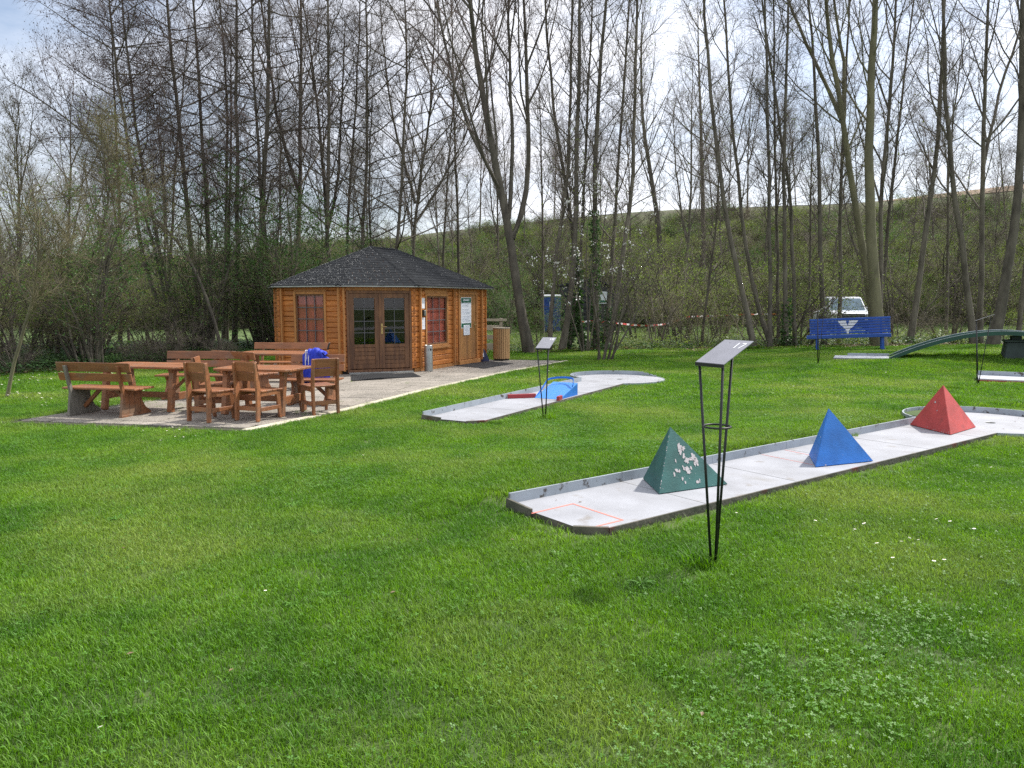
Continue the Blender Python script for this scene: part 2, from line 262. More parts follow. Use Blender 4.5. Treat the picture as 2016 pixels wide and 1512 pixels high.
class MB:
    def __init__(s): s.v = []; s.f = []
    def poly(s, pts, faces):
        k = len(s.v); s.v += [tuple(float(a) for a in p) for p in pts]; s.f += [tuple(i+k for i in f) for f in faces]; return s
    def box(s, x0, x1, y0, y1, z0, z1, X=None):
        p = [(x0, y0, z0), (x1, y0, z0), (x1, y1, z0), (x0, y1, z0), (x0, y0, z1), (x1, y0, z1), (x1, y1, z1), (x0, y1, z1)]
        if X: p = [X(*q) for q in p]
        return s.poly(p, [(3, 2, 1, 0), (4, 5, 6, 7), (0, 1, 5, 4), (1, 2, 6, 5), (2, 3, 7, 6), (3, 0, 4, 7)])
    def bar(s, a, b, w, h, up=(0, 0, 1), w2=None, h2=None):            # beam from a to b, w across, h along up
        a = Vector(a); b = Vector(b); t = (b-a).normalized(); sd = t.cross(Vector(up)).normalized(); u = sd.cross(t)
        w2 = w if w2 is None else w2; h2 = h if h2 is None else h2
        p = []
        for c, ww, hh in ((a, w, h), (b, w2, h2)):
            for i, j in ((-1, -1), (1, -1), (1, 1), (-1, 1)): p.append(c+sd*(ww/2*i)+u*(hh/2*j))
        return s.poly(p, [(0, 1, 2, 3), (7, 6, 5, 4), (0, 4, 5, 1), (1, 5, 6, 2), (2, 6, 7, 3), (3, 7, 4, 0)])
    def prism(s, pts2, fn0, fn1):                                        # outline mapped by two functions to two faces
        n = len(pts2); a = [fn0(*q) for q in pts2]; b = [fn1(*q) for q in pts2]
        return s.poly(a+b, [tuple(range(n))[::-1], tuple(range(n, 2*n))]+[(i, (i+1) % n, (i+1) % n+n, i+n) for i in range(n)])
    def tube(s, pts, r, n=8, cap=True, closed=False):
        pts = [Vector(p) for p in pts]; k0 = len(s.v); m = len(pts); rr = r if hasattr(r, '__len__') else [r]*m
        for i, p in enumerate(pts):
            t = (pts[(i+1) % m] if (closed or i < m-1) else p)-(pts[i-1] if (closed or i > 0) else p)
            t.normalize(); ref = Vector((0, 0, 1)) if abs(t.z) < .9 else Vector((1, 0, 0)); u = t.cross(ref).normalized(); v = t.cross(u)
            for j in range(n):
                a = 2*PI*j/n; s.v.append(tuple(p+u*(rr[i]*math.cos(a))+v*(rr[i]*math.sin(a))))
        for i in range(m if closed else m-1):
            i2 = (i+1) % m
            for j in range(n): s.f.append((k0+i*n+j, k0+i*n+(j+1) % n, k0+i2*n+(j+1) % n, k0+i2*n+j))
        if cap and not closed: s.f.append(tuple(k0+j for j in range(n))[::-1]); s.f.append(tuple(k0+(m-1)*n+j for j in range(n)))
        return s
    def lathe(s, prof, n=24, c=(0, 0)):
        k0 = len(s.v)
        for r, z in prof:
            for j in range(n):
                a = 2*PI*j/n; s.v.append((c[0]+r*math.cos(a), c[1]+r*math.sin(a), z))
        for i in range(len(prof)-1):
            for j in range(n): s.f.append((k0+i*n+j, k0+i*n+(j+1) % n, k0+(i+1)*n+(j+1) % n, k0+(i+1)*n+j))
        return s
    def build(s, name, m, parent=None, off=None, bevel=0.0, smooth=False, loc=None, fixn=True):
        v = s.v if off is None else [tuple(a-b for a, b in zip(p, off)) for p in s.v]
        me = bpy.data.meshes.new(name); me.from_pydata(v, [], s.f); me.update()
        if bevel or fixn:
            bm = bmesh.new(); bm.from_mesh(me)
            if fixn: bmesh.ops.recalc_face_normals(bm, faces=bm.faces)
            if bevel: bmesh.ops.bevel(bm, geom=list(bm.edges), offset=bevel, segments=1, affect='EDGES', clamp_overlap=True)
            bm.to_mesh(me); bm.free()
        return obj(name, me, m, parent, loc, smooth=smooth)
def copy_tree(o, parent=None):
    c = o.copy(); COL.objects.link(c)
    if parent: c.parent = parent; c.matrix_parent_inverse = o.matrix_parent_inverse.copy()
    for ch in list(o.children): copy_tree(ch, c)
    return c
def arr(p): return tuple(float(a) for a in p)
# ------------------------------------------------------------------ ground
def inpoly(P, poly):
    x, y = P[:, 0], P[:, 1]; ins = np.zeros(len(P), bool); n = len(poly)
    for i in range(n):
        x0, y0 = poly[i]; x1, y1 = poly[(i+1) % n]
        c = ((y0 > y) != (y1 > y)) & (x < (x1-x0)*(y-y0)/((y1-y0) if y1 != y0 else 1e-9)+x0); ins ^= c
    return ins
def polydist(P, poly):
    d = np.full(len(P), 1e9); n = len(poly)
    for i in range(n):
        a = np.array(poly[i]); b = np.array(poly[(i+1) % n]); ab = b-a
        t = np.clip(((P-a)@ab)/(ab@ab), 0, 1); d = np.minimum(d, np.linalg.norm(P-(a+t[:, None]*ab), axis=1))
    return d
PATIO = [(-6.95, 10.30), (-3.34, 9.60), (-2.54, 11.27), (-1.6, 13.95), (-.10, 17.60), (1.55, 20.9), (-.6, 21.3), (-5.0, 23.0), (-6.5, 19.0), (-5.6, 12.9)]
def lanepoly(o, d, u0, u1, w, r):                     # outline of a lane: straight run with a round end, in world x y
    d = np.array(d); n = np.array([-d[1], d[0]]); cu = u1-r; th0 = math.asin(w/2/r)
    pts = [(u0, -w/2), (cu-r*math.cos(th0), -w/2)]
    a0 = PI+th0; a1 = 3*PI-th0
    pts += [(cu+r*math.cos(a0+(a1-a0)*k/30), r*math.sin(a0+(a1-a0)*k/30)) for k in range(1, 30)]
    pts += [(cu-r*math.cos(th0), w/2), (u0, w/2)]
    return [tuple(np.array(o)+d*u+n*v) for u, v in pts], pts
LANE1_O = L1D*0+L1N*4.315; L1 = dict(o=LANE1_O, d=L1D, u0=3.58, u1=12.05, w=.95, r=.95)
L2D = np.array([.479, .878]); L2N = np.array([-.878, .479]); L2 = dict(o=L2N*5.66, d=L2D, u0=8.62, u1=15.85, w=.88, r=.95)
POLY1, LP1 = lanepoly(**L1); POLY2, LP2 = lanepoly(**L2)
ARCH0 = (8.1, 19.45); POLY3 = [(8.13, 19.42), (9.35, 18.85), (9.75, 19.75), (8.53, 20.3)]
POLY4 = [(9.36, 15.40), (16.2, 11.29), (16.65, 12.06), (9.84, 16.2)]
EXCL = [PATIO, POLY1, POLY2, POLY3, POLY4]
def grid(xs, ys, sel):
    X, Y = np.meshgrid(xs, ys); Z = height(X, Y); V = np.stack([X, Y, Z], -1).reshape(-1, 3)
    nx, ny = len(xs), len(ys); i = np.arange((ny-1)*(nx-1)); r = i//(nx-1); c = i % (nx-1); a = r*nx+c
    F = np.stack([a, a+1, a+1+nx, a+nx], 1); cx = V[F].mean(1); F = F[sel(cx[:, 0], cx[:, 1])]
    used = np.unique(F); mp_ = np.zeros(len(V), int); mp_[used] = np.arange(len(used)); return V[used], mp_[F]
def ground(name, xs, ys, sel, m):
    V, F = grid(xs, ys, sel); o = obj(name, mesh_np(name, V, None, F), m, smooth=True); tag(o, kind='structure'); return o
xs = np.arange(-40, 46.01, .25); ys = np.arange(-6, 32.01, .25)
def onlawn(x, y):
    P = np.stack([x, y], 1); k = y < woodline(x)+.6
    for pl in (POLY1, POLY2, POLY4): k &= ~(inpoly(P, pl) & (polydist(P, pl) > .17))
    return k
ground('lawn', xs, ys, onlawn, M['soil_lawn'])
ground('woodland_floor', xs, ys, lambda x, y: (y >= woodline(x)+.6) & (y < np.where(x > -9, 29.2, 60)), M['litter'])
ground('meadow', xs, ys, lambda x, y: (y >= 29.2) & (y >= woodline(x)+.6) & (x > -9), M['meadow'])
xf = np.arange(-120, 140.1, 2.); 
ground('far_meadow', xf, np.arange(32, 48.1, 2.), lambda x, y: x == x, M['meadow'])
ground('embankment', xf, np.arange(48, 76.1, 1.4), lambda x, y: x == x, M['bankm'])
ground('ploughed_field', np.arange(-300, 401, 10.), np.arange(75.5, 700, 12.), lambda x, y: x == x, M['field'])
ground('side_ground', np.concatenate([np.arange(-300, -39, 10.), np.arange(46, 401, 10.)]), np.concatenate([np.arange(-100, 76, 8.)]), lambda x, y: ((x < -40) | (x > 46)) & ~((x > -122) & (x < 140) & (y > 32)), M['meadow'])
ground('rear_ground', np.arange(-100, 101, 5.), np.arange(-100, -5, 5.), lambda x, y: y < -5, M['soil_lawn'])
# ------------------------------------------------------------------ paved terrace
pat = empty('terrace', (0, 0, 0)); tag(pat, kind='structure')
def clip(poly, a, b):                                   # keep the side left of a->b
    o_ = []; n = len(poly)
    f = lambda p: (b[0]-a[0])*(p[1]-a[1])-(b[1]-a[1])*(p[0]-a[0])
    for i in range(n):
        p, q = poly[i], poly[(i+1) % n]; fp, fq = f(p), f(q)
        if fp >= 0: o_.append(p)
        if (fp >= 0) != (fq >= 0):
            t = fp/(fp-fq); o_.append((p[0]+(q[0]-p[0])*t, p[1]+(q[1]-p[1])*t))
    return o_
def clippoly(poly, cv):
    for i in range(len(cv)):
        poly = clip(poly, cv[i], cv[(i+1) % len(cv)])
        if len(poly) < 3: return []
    return poly
def area(p): return .5*sum(p[i][0]*p[(i+1) % len(p)][1]-p[(i+1) % len(p)][0]*p[i][1] for i in range(len(p)))
def shrink(p, d):
    c = np.mean(p, 0); return [tuple(np.array(q)+(c-np.array(q))/max(1e-6, np.linalg.norm(c-np.array(q)))*d) for q in p]
KW = .14
PAT_C = [(-6.75, 10.42), (-3.42, 9.78), (-2.66, 11.35), (-1.73, 14.0), (-.24, 17.60), (1.30, 20.9), (-.6, 21.25), (-5.0, 22.9), (-6.4, 19.0)]
bed = MB(); bed.poly([(x, y, .006) for x, y in PATIO], [tuple(range(len(PATIO)))]).build('joint_bed', M['gravel'], pat, fixn=False)
ux, uy = math.cos(math.radians(-11)), math.sin(math.radians(-11))
cells = [PAT_C[:5]+[(-.24, 17.6), (-6.0, 15.5)], ]
# the terrace outline is not convex: cut it in two convex fields
FA = [(-6.75, 10.42), (-3.42, 9.78), (-2.66, 11.35), (-1.73, 14.0), (-6.0, 14.9), (-5.65, 12.9)]
FA = [(-6.75, 10.42), (-3.42, 9.78), (-2.66, 11.35), (-1.73, 14.0), (-5.7, 14.0)]
FB = [(-5.7, 14.0), (-1.73, 14.0), (-.24, 17.60), (-6.1, 17.6)]
FC = [(-6.1, 17.6), (-.24, 17.6), (1.30, 20.9), (-.6, 21.25), (-6.3, 21.6)]
rr = random.Random(5)
SL = 0.98
for F in (FA, FB, FC):
    for i in range(-12, 16):
        for j in range(4, 28):
            x0 = i*SL+(.49 if j % 2 else 0); y0 = j*SL
            q = [(x0, y0), (x0+SL, y0), (x0+SL, y0+SL), (x0, y0+SL)]
            q = [(a*ux-b*uy-3.2, a*uy+b*ux-2.0) for a, b in q]
            q = clippoly(q, F)
            if len(q) < 3 or area(q) < .02: continue
            q = shrink(q, .021); top = .016+rr.uniform(-.003, .004); n = len(q); tx, ty = rr.uniform(-.003, .003), rr.uniform(-.003, .003)
            cx, cy = np.mean(q, 0)
            MB().prism([(a, b) for a, b in q], lambda a, b: (a, b, -.03), lambda a, b: (a, b, top+tx*(a-cx)+ty*(b-cy))).build('slab', M['slab'], pat, bevel=.006)
kn = [(-6.95, 10.30), (-3.34, 9.60), (-2.54, 11.27), (-1.6, 13.95), (-.10, 17.60), (1.55, 20.9)]
for a, b in zip(kn[1:-1], kn[2:]):
    a = np.array(a); b = np.array(b); Lk = np.linalg.norm(b-a); nk = max(1, int(round(Lk/1.0))); d = (b-a)/Lk; nn = np.array([-d[1], d[0]])
    for k in range(nk):
        p = a+d*(Lk*k/nk+.006); q = a+d*(Lk*(k+1)/nk-.006)
        MB().prism([tuple(p), tuple(q), tuple(q+nn*KW*.8), tuple(p+nn*KW*.8)], lambda x, y: (x, y, -.05), lambda x, y: (x, y, .022)).build('kerb_stone', M['kerb'], pat, bevel=.006)
# ------------------------------------------------------------------ grass (geometry nodes instances of a few turf meshes)
def blades(n, size, h0, h1, wd, seed, clover=0, round_=False):
    r = np.random.RandomState(seed)
    if round_:
        a = r.rand(n)*2*PI; q = np.sqrt(r.rand(n))*size/2; x = np.cos(a)*q; y = np.sin(a)*q
    else: x = (r.rand(n)-.5)*size; y = (r.rand(n)-.5)*size
    h = h0+(h1-h0)*r.rand(n)**1.5; az = r.rand(n)*2*PI; lean = (.15+1.35*r.rand(n)**1.3)*h; ww = wd*(.7+.6*r.rand(n))
    dx, dy = np.cos(az), np.sin(az); px, py = -dy, dx
    B = np.zeros((n, 5, 3)); z0 = -.012
    B[:, 0] = np.stack([x-px*ww/2, y-py*ww/2, z0+0*x], 1); B[:, 1] = np.stack([x+px*ww/2, y+py*ww/2, z0+0*x], 1)
    mx_, my_ = x+dx*lean*.38, y+dy*lean*.38
    B[:, 2] = np.stack([mx_+px*ww*.42, my_+py*ww*.42, h*.62], 1); B[:, 3] = np.stack([mx_-px*ww*.42, my_-py*ww*.42, h*.62], 1)
    B[:, 4] = np.stack([x+dx*lean, y+dy*lean, h], 1)
    k = np.arange(n)*5
    V = B.reshape(-1, 3); F4 = np.stack([k, k+1, k+2, k+3], 1); F3 = np.stack([k+3, k+2, k+4], 1)
    return V, F3, F4
def leaves_flat(n, size, l0, l1, z0, z1, seed, tri=True):
    r = np.random.RandomState(seed); x = (r.rand(n)-.5)*size; y = (r.rand(n)-.5)*size; z = z0+(z1-z0)*r.rand(n)
    V = []; F = []; a0 = r.rand(n)*2*PI; l = l0+(l1-l0)*r.rand(n); m = 3 if tri else 1; tl = (r.rand(n, 2)-.5)*.9
    for i in range(n):
        for j in range(m):
            a = a0[i]+j*2*PI/3; c, s = math.cos(a), math.sin(a); p = np.array([[0, 0], [l[i]*.55, -l[i]*.38], [l[i], 0], [l[i]*.55, l[i]*.38]])
            q = np.stack([p[:, 0]*c-p[:, 1]*s, p[:, 0]*s+p[:, 1]*c], 1); k = len(V)
            for u, v in q: V.append((x[i]+u, y[i]+v, z[i]+u*tl[i, 0]+v*tl[i, 1]))
            F.append((k, k+1, k+2, k+3))
    return np.array(V), None, np.array(F)
turf_src = bpy.data.collections.new('turf_meshes')
def turf(name, parts):                                   # parts: list of (V,F3,F4,material)
    Vs = []; F3s = []; F4s = []; mi3 = []; mi4 = []; k = 0; me_m = []
    for i, (V, F3, F4, m) in enumerate(parts):
        me_m.append(m); Vs.append(V)
        if F3 is not None: F3s.append(F3+k); mi3 += [i]*len(F3)
        if F4 is not None: F4s.append(F4+k); mi4 += [i]*len(F4)
        k += len(V)
    me = mesh_np(name, np.concatenate(Vs), np.concatenate(F3s) if F3s else None, np.concatenate(F4s) if F4s else None)
    for m in me_m: me.materials.append(m)
    me.polygons.foreach_set('material_index', np.array(mi3+mi4, np.int32)); me.update()
    o = bpy.data.objects.new(name, me); turf_src.objects.link(o); return o
def instancer(name, pts, idx, scl, srcs, label, cat, tilt=True):
    me = bpy.data.meshes.new(name); me.vertices.add(len(pts)); me.vertices.foreach_set('co', np.asarray(pts, np.float32).ravel())
    pa = np.asarray(pts); phi = RS.rand(len(pa))*2*PI; h_ = .15
    gx_ = (height(pa[:, 0]+h_, pa[:, 1])-height(pa[:, 0]-h_, pa[:, 1]))/(2*h_); gy_ = (height(pa[:, 0], pa[:, 1]+h_)-height(pa[:, 0], pa[:, 1]-h_))/(2*h_)
    wx, wy = np.arctan(gy_), -np.arctan(gx_); rx = wx*np.cos(phi)+wy*np.sin(phi); ry = -wx*np.sin(phi)+wy*np.cos(phi)
    if not tilt: rx *= 0; ry *= 0
    for nm, dt, val in (('pick', 'INT', idx), ('scl', 'FLOAT', scl), ('rot', 'FLOAT', phi), ('rox', 'FLOAT', rx), ('roy', 'FLOAT', ry)):
        a = me.attributes.new(nm, dt, 'POINT'); a.data.foreach_set('value', np.asarray(val, np.int32 if dt == 'INT' else np.float32))
    me.update(); o = obj(name, me, None); tag(o, label, cat, kind='stuff')
    cl = bpy.data.collections.new(name+'_source')
    for s_ in srcs: cl.objects.link(s_)
    g = bpy.data.node_groups.new(name, 'GeometryNodeTree')
    g.interface.new_socket('Geometry', in_out='INPUT', socket_type='NodeSocketGeometry'); g.interface.new_socket('Geometry', in_out='OUTPUT', socket_type='NodeSocketGeometry')
    gi = N(g, 'NodeGroupInput'); go = N(g, 'NodeGroupOutput'); ci = N(g, 'GeometryNodeCollectionInfo'); ci.inputs['Collection'].default_value = cl
    ci.inputs['Separate Children'].default_value = True; ci.inputs['Reset Children'].default_value = True
    ip = N(g, 'GeometryNodeInstanceOnPoints'); ip.inputs['Pick Instance'].default_value = True
    def at(nm, dt): q = N(g, 'GeometryNodeInputNamedAttribute'); q.data_type = dt; q.inputs[0].default_value = nm; return q.outputs['Attribute']
    cx = N(g, 'ShaderNodeCombineXYZ'); g.links.new(at('rot', 'FLOAT'), cx.inputs[2]); g.links.new(at('rox', 'FLOAT'), cx.inputs[0]); g.links.new(at('roy', 'FLOAT'), cx.inputs[1])
    g.links.new(gi.outputs[0], ip.inputs['Points']); g.links.new(ci.outputs[0], ip.inputs['Instance']); g.links.new(at('pick', 'INT'), ip.inputs['Instance Index'])
    g.links.new(cx.outputs[0], ip.inputs['Rotation']); g.links.new(at('scl', 'FLOAT'), ip.inputs['Scale']); g.links.new(ip.outputs[0], go.inputs[0])
    md_ = o.modifiers.new('scatter', 'NODES'); md_.node_group = g
    return o
turfs = []
for i in range(5):
    b = blades(3300, .56, .010, .037, .0031, 20+i); c = leaves_flat(70, .56, .005, .011, .010, .032, 30+i); turfs.append(turf('turf_a%d' % i, [(*b, M['grass']), (*c, M['clover'])]))
for i in range(3):
    b = blades(2600, .56, .010, .036, .0031, 40+i); c = leaves_flat(230, .54, .007, .013, .018, .040, 60+i); turfs.append(turf('turf_b%d' % i, [(*b, M['grass']), (*c, M['clover'])]))
for i in range(4):
    b = blades(1900, .95, .016, .046, .0070, 80+i); turfs.append(turf('turf_c%d' % i, [(*b, M['grass'])]))
for i in range(3):
    b = blades(42, .13, .018, .050, .0045, 100+i, round_=True); turfs.append(turf('turf_d%d' % i, [(*b, M['grass'])]))
b = blades(60, .20, .05, .13, .006, 120, round_=True); turfs.append(turf('turf_e0', [(*b, M['grass'])]))
def rosette(seed, n=12, l=.085, wd=.017):
    r = np.random.RandomState(seed); V = []; F = []
    for i in range(n):
        a = i*2.4+r.rand()*.6; c, s = math.cos(a), math.sin(a); ll = l*(.55+.6*r.rand()); up = .35+.5*r.rand(); k = len(V)
        for t, w_ in ((0, .25), (.35, .8), (.7, 1.0), (1, .12)):
            x = ll*t; z = .004+ll*up*math.sin(t*2.2)*.6
            for sg in (-1, 1): V.append((x*c-sg*wd/2*w_*s, x*s+sg*wd/2*w_*c, z+.003*abs(sg)*w_))
        for j in range(3): F.append((k+2*j, k+2*j+1, k+2*j+3, k+2*j+2))
    return np.array(V), None, np.array(F)
for i in range(3): turfs.append(turf('turf_f%d' % i, [(*rosette(130+i, 10+3*i, .07+.02*i), M['clover'])]))
def scatter_xy(x0, x1, y0, y1, sp, jit):
    X, Y = np.meshgrid(np.arange(x0, x1, sp), np.arange(y0, y1, sp)); P = np.stack([X.ravel(), Y.ravel()], 1); return P+(RS.rand(*P.shape)-.5)*2*jit
def inview(P, m=3.5): return np.abs(P[:, 0]) < .68*P[:, 1]+m
def lawnmask(P, marg):
    k = P[:, 1] < woodline(P[:, 0])+.7
    for pl in EXCL: k &= ~(inpoly(P, pl) | (polydist(P, pl) < marg))
    return k
pts = []; pick = []; scl = []
def addp(P, ids, s0, s1):
    if not len(P): return
    pts.append(np.stack([P[:, 0], P[:, 1], height(P[:, 0], P[:, 1])], 1)); pick.append(RS.choice(ids, len(P))); scl.append(s0+(s1-s0)*RS.rand(len(P)))
P = scatter_xy(-12, 12, 1.2, 12.5, .36, .09); P = P[inview(P, 2.5) & lawnmask(P, .30)]
ns = np.array([mnoise.noise(Vector((p[0]*.8, p[1]*.8, 3))) for p in P])
addp(P[ns > .36], [5, 6, 7], .95, 1.15); addp(P[ns <= .36], [0, 1, 2, 3, 4], .95, 1.2)
P = scatter_xy(-22, 26, 12.3, 25.2, .52, .14); P = P[inview(P) & lawnmask(P, .5)]; addp(P, [8, 9, 10, 11], .9, 1.25)
P = scatter_xy(-14, 22, 2.5, 25, .085, .04); d = np.min([polydist(P, pl) for pl in EXCL], 0); ins = np.any([inpoly(P, pl) for pl in EXCL], 0)
wlm = P[:, 1] < woodline(P[:, 0])+.5
P1_ = P[(~ins) & (d < .52) & (d > .035) & (P[:, 1] < 24) & wlm]; addp(P1_, [12, 13, 14], .8, 1.15)
# grass creeping in the joints and along the edge of the terrace
P2_ = P[inpoly(P, PATIO)]; n2 = np.array([mnoise.noise(Vector((p[0]*1.3, p[1]*1.3, 9))) for p in P2_])
e2 = polydist(P2_, PATIO); sel = (((n2 > .30) & (P2_[:, 1] < 13.2) & (RS.rand(len(P2_)) < .5)) | ((e2 < .10) & (RS.rand(len(P2_)) < .28)) | ((n2 > .1) & (RS.rand(len(P2_)) < .015)))
sel &= ~((P2_[:, 1] > 16.2) & (P2_[:, 0] < -.8+0*P2_[:, 1]) & (e2 > .3)); addp(P2_[sel], [12, 13, 14], .5, .85)
# ranker tufts under the arch, round the stand feet and along the lane edges
P = np.concatenate([np.array([[8.5+.906*u+rr.uniform(-.2, .2), 19.9-.423*u+rr.uniform(-.3, .3)] for u in np.arange(1.5, 6.5, .12)]), np.array([[1.26+rr.uniform(-.12, .12), 4.70+rr.uniform(-.1, .1)] for _ in range(7)]), np.array([[.45+rr.uniform(-.12, .12), 10.6+rr.uniform(-.1, .1)] for _ in range(4)])])
addp(P, [15], .6, 1.1)
P = scatter_xy(-10, 12, 1.5, 12, .42, .2); P = P[lawnmask(P, .15) & (RS.rand(len(P)) < .10)]; addp(P, [15], .35, .62)
P = np.stack([RS.rand(420)*24-12, 1.8+RS.rand(420)**1.2*11], 1); P = P[inview(P, 1) & lawnmask(P, .12)]; addp(P[:120], [16, 17, 18], .35, .85)
instancer('grass', np.concatenate(pts), np.concatenate(pick), np.concatenate(scl), turfs, 'short mown green lawn grass with clover in the foreground and round the lanes', 'grass')
# daisies: one mesh, scattered in drifts
def daisies():
    V = []; F = []; mi = []
    spots = []
    def drift(x0, x1, y0, y1, n, th=.0):
        for _ in range(n):
            x, y = rr.uniform(x0, x1), rr.uniform(y0, y1)
            if mnoise.noise(Vector((x*.45, y*.45, 5))) > th: spots.append((x, y))
    drift(-14, -6.3, 9.5, 19.5, 2600, -.05); drift(-9, -3, 8.6, 10.2, 160, 0); drift(-1, 9, 20.6, 24, 620, .0); drift(6, 16, 15.5, 21, 260, .05); drift(-6, 8, 2.6, 12, 90, .2); drift(2.2, 3.4, 4.6, 5.8, 26, -1); drift(-1, 8, 12, 19, 110, .1); drift(8, 20, 8, 14, 70, .1)
    P = np.array(spots); P = P[lawnmask(P, .05) & (P[:, 1] < woodline(P[:, 0]))]
    for x, y in P:
        z = hz(x, y)+rr.uniform(.045, .065); r = rr.uniform(.008, .013)*(1 if y < 12 else 1.35); tx, ty = rr.uniform(-.5, .5), rr.uniform(-.7, .1)
        for q, (rad, dz, c) in enumerate(((r, 0, 0), (r*.35, .0025, 1))):
            k = len(V)
            for j in range(7): a = j*2*PI/7; u, v = rad*math.cos(a), rad*math.sin(a); V.append((x+u, y+v, z+dz+u*tx+v*ty))
            F.append(tuple(range(k, k+7))); mi.append(c)
    me = bpy.data.meshes.new('daisies'); me.from_pydata(V, [], F); me.materials.append(M['blossom']); me.materials.append(mat('daisy_centre', (.6, .42, .02), .6)); me.polygons.foreach_set('material_index', mi)
    o = obj('daisies', me, None); tag(o, 'small white daisies dotted in drifts over the lawn', 'daisies', kind='stuff')
daisies()
# ------------------------------------------------------------------ pavilion
PHI = math.radians(25.03)
hu = np.array([math.sin(PHI), math.cos(PHI)]); hn = np.array([math.cos(PHI), -math.sin(PHI)])
ha, hc, hL = 1.702, 1.585, 3.559; hk = hc/math.sqrt(2)
BC = np.array([-2.269, 17.562]); AB = BC-hn*hk-hu*hk; A0 = AB-hn*ha; A1 = A0-hn*hk+hu*hk; END = BC+hu*hL; END2 = END-hn*(ha+2*hk)
HWALL = 1.93
hcent = (BC+END2)/2
hut = empty('pavilion', (*arr(hcent), 0), 0, 'honey brown log pavilion with black shingle roof behind the picnic furniture', 'pavilion')
hoff = (*arr(hcent), 0)
class Face:
    def __init__(s, a, b):
        s.a = np.array(a); s.b = np.array(b); s.L = np.linalg.norm(s.b-s.a); s.t = (s.b-s.a)/s.L; s.n = np.array([s.t[1], -s.t[0]])
    def X(s, u, d, z): p = s.a+s.t*u+s.n*d; return (p[0], p[1], z)
    def box(s, mb, u0, u1, d0, d1, z0, z1): return mb.box(u0, u1, d0, d1, z0, z1, X=s.X)
    def s_of(s, px, z=1.0):
        lo, hi = -2., s.L+2.
        def pxof(u):
            p = s.a+s.t*u; y, zz = p[1], z-CAM_H; return 1008+FPX*p[0]/(y*_c-zz*_s)
        for _ in range(50):
            m = (lo+hi)/2
            if pxof(m) < px: lo = m
            else: hi = m
        return (lo+hi)/2
fA = Face(A0, AB); fB = Face(AB, BC); fC = Face(BC, END); fD = Face(END, END2); fE = Face(END2, A1); fF = Face(A1, A0)
CH = 0.118; WD = .045
def plank(F, u0, u1, z0, z1, parent=hut, m='plank', name='plank'):
    if z1-z0 < .02 or u1-u0 < .02: return
    c = min(.014, (z1-z0)*.2); g = .0025
    prof = [(0, z0+g), (WD-c, z0+g), (WD, z0+g+c), (WD, z1-g-c), (WD-c, z1-g), (0, z1-g)]
    MB().prism(prof, lambda d, z: F.X(u0, d, z), lambda d, z: F.X(u1, d, z)).build(name, M[m], parent, off=hoff)
def wall(F, holes, ext0=.07, ext1=.07, shift=0.0, zb=.10):
    z = zb-(CH*.5 if shift else 0)
    while z < HWALL-.005:
        z0 = max(z, zb); z1 = min(z+CH, HWALL); zc = (z0+z1)/2
        segs = [(-ext0, F.L+ext1)]
        for (h0, h1, hz0, hz1) in holes:
            if z1 > hz0+.03 and z0 < hz1-.03:
                ns_ = []
                for a, b in segs:
                    if h0 > a: ns_.append((a, min(b, h0)))
                    if h1 < b: ns_.append((max(a, h1), b))
                segs = [q for q in ns_ if q[1]-q[0] > .02]
        for a, b in segs: plank(F, a, b, z0, z1)
        z += CH
a0, a1 = fA.s_of(583), fA.s_of(646)
b0, b1 = fB.s_of(682), fB.s_of(810)
c0, c1 = fC.s_of(834), fC.s_of(878.5)
d0, d1 = fC.s_of(899), fC.s_of(936)
dv = fC.s_of(893)
wall(fA, [(a0, a1, .62, 1.84)]); wall(fB, [(b0, b1, .0, 1.86)], shift=1); wall(fC, [(c0, c1, .55, 1.80), (d0, d1, .0, 1.84)])
wall(fD, []); wall(fE, [], shift=1); wall(fF, [], shift=1)
for F in (fA, fB, fC, fD, fE, fF):
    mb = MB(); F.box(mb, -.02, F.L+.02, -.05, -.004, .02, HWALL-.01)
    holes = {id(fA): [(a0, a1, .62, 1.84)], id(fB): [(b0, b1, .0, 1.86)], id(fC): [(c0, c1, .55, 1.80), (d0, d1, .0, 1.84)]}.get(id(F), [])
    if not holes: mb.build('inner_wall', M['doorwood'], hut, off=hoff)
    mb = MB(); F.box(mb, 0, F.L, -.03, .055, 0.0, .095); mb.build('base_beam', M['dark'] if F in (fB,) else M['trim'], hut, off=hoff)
    mb = MB(); F.box(mb, -.03, F.L+.03, .001, .075, HWALL+.002, HWALL+.075); mb.build('eave_beam', M['trim'], hut, off=hoff, bevel=.004)
for F, u0, u1, zz in ((fA, a0, a1, 1.84), (fB, b0, b1, 1.86), (fC, c0, c1, 1.80), (fC, d0, d1, 1.84)):
    mb = MB(); F.box(mb, u0, u1, .0, WD-.004, zz+.001, HWALL); mb.build('lintel', M['trim'], hut, off=hoff, bevel=.003)
# upright trim beside the corners and at the dividing wall
for F, us in ((fA, (fA.s_of(560.5), )), (fB, (fB.s_of(676.5), )), (fC, (fC.s_of(822.5), fC.s_of(889), fC.s_of(897.5), fC.s_of(943.5)))):
    for u in us:
        mb = MB(); F.box(mb, u-.022, u+.022, WD+.001, WD+.062, .08, HWALL-.002); mb.build('corner_trim', M['trim'], hut, off=hoff, bevel=.003)
mb = MB(); fA.box(mb, fA.L-.03, fA.L+.015, WD+.001, WD+.062, .08, HWALL-.002); mb.build('corner_trim', M['trim'], hut, off=hoff, bevel=.003)
# ends of the dividing wall's logs
z = .10
while z < HWALL-.05:
    mb = MB(); fC.box(mb, dv-.032, dv+.032, WD-.02, WD+.055, z+.003, z+CH-.004); mb.build('log_end', M['plank'], hut, off=hoff, bevel=.006); z += CH
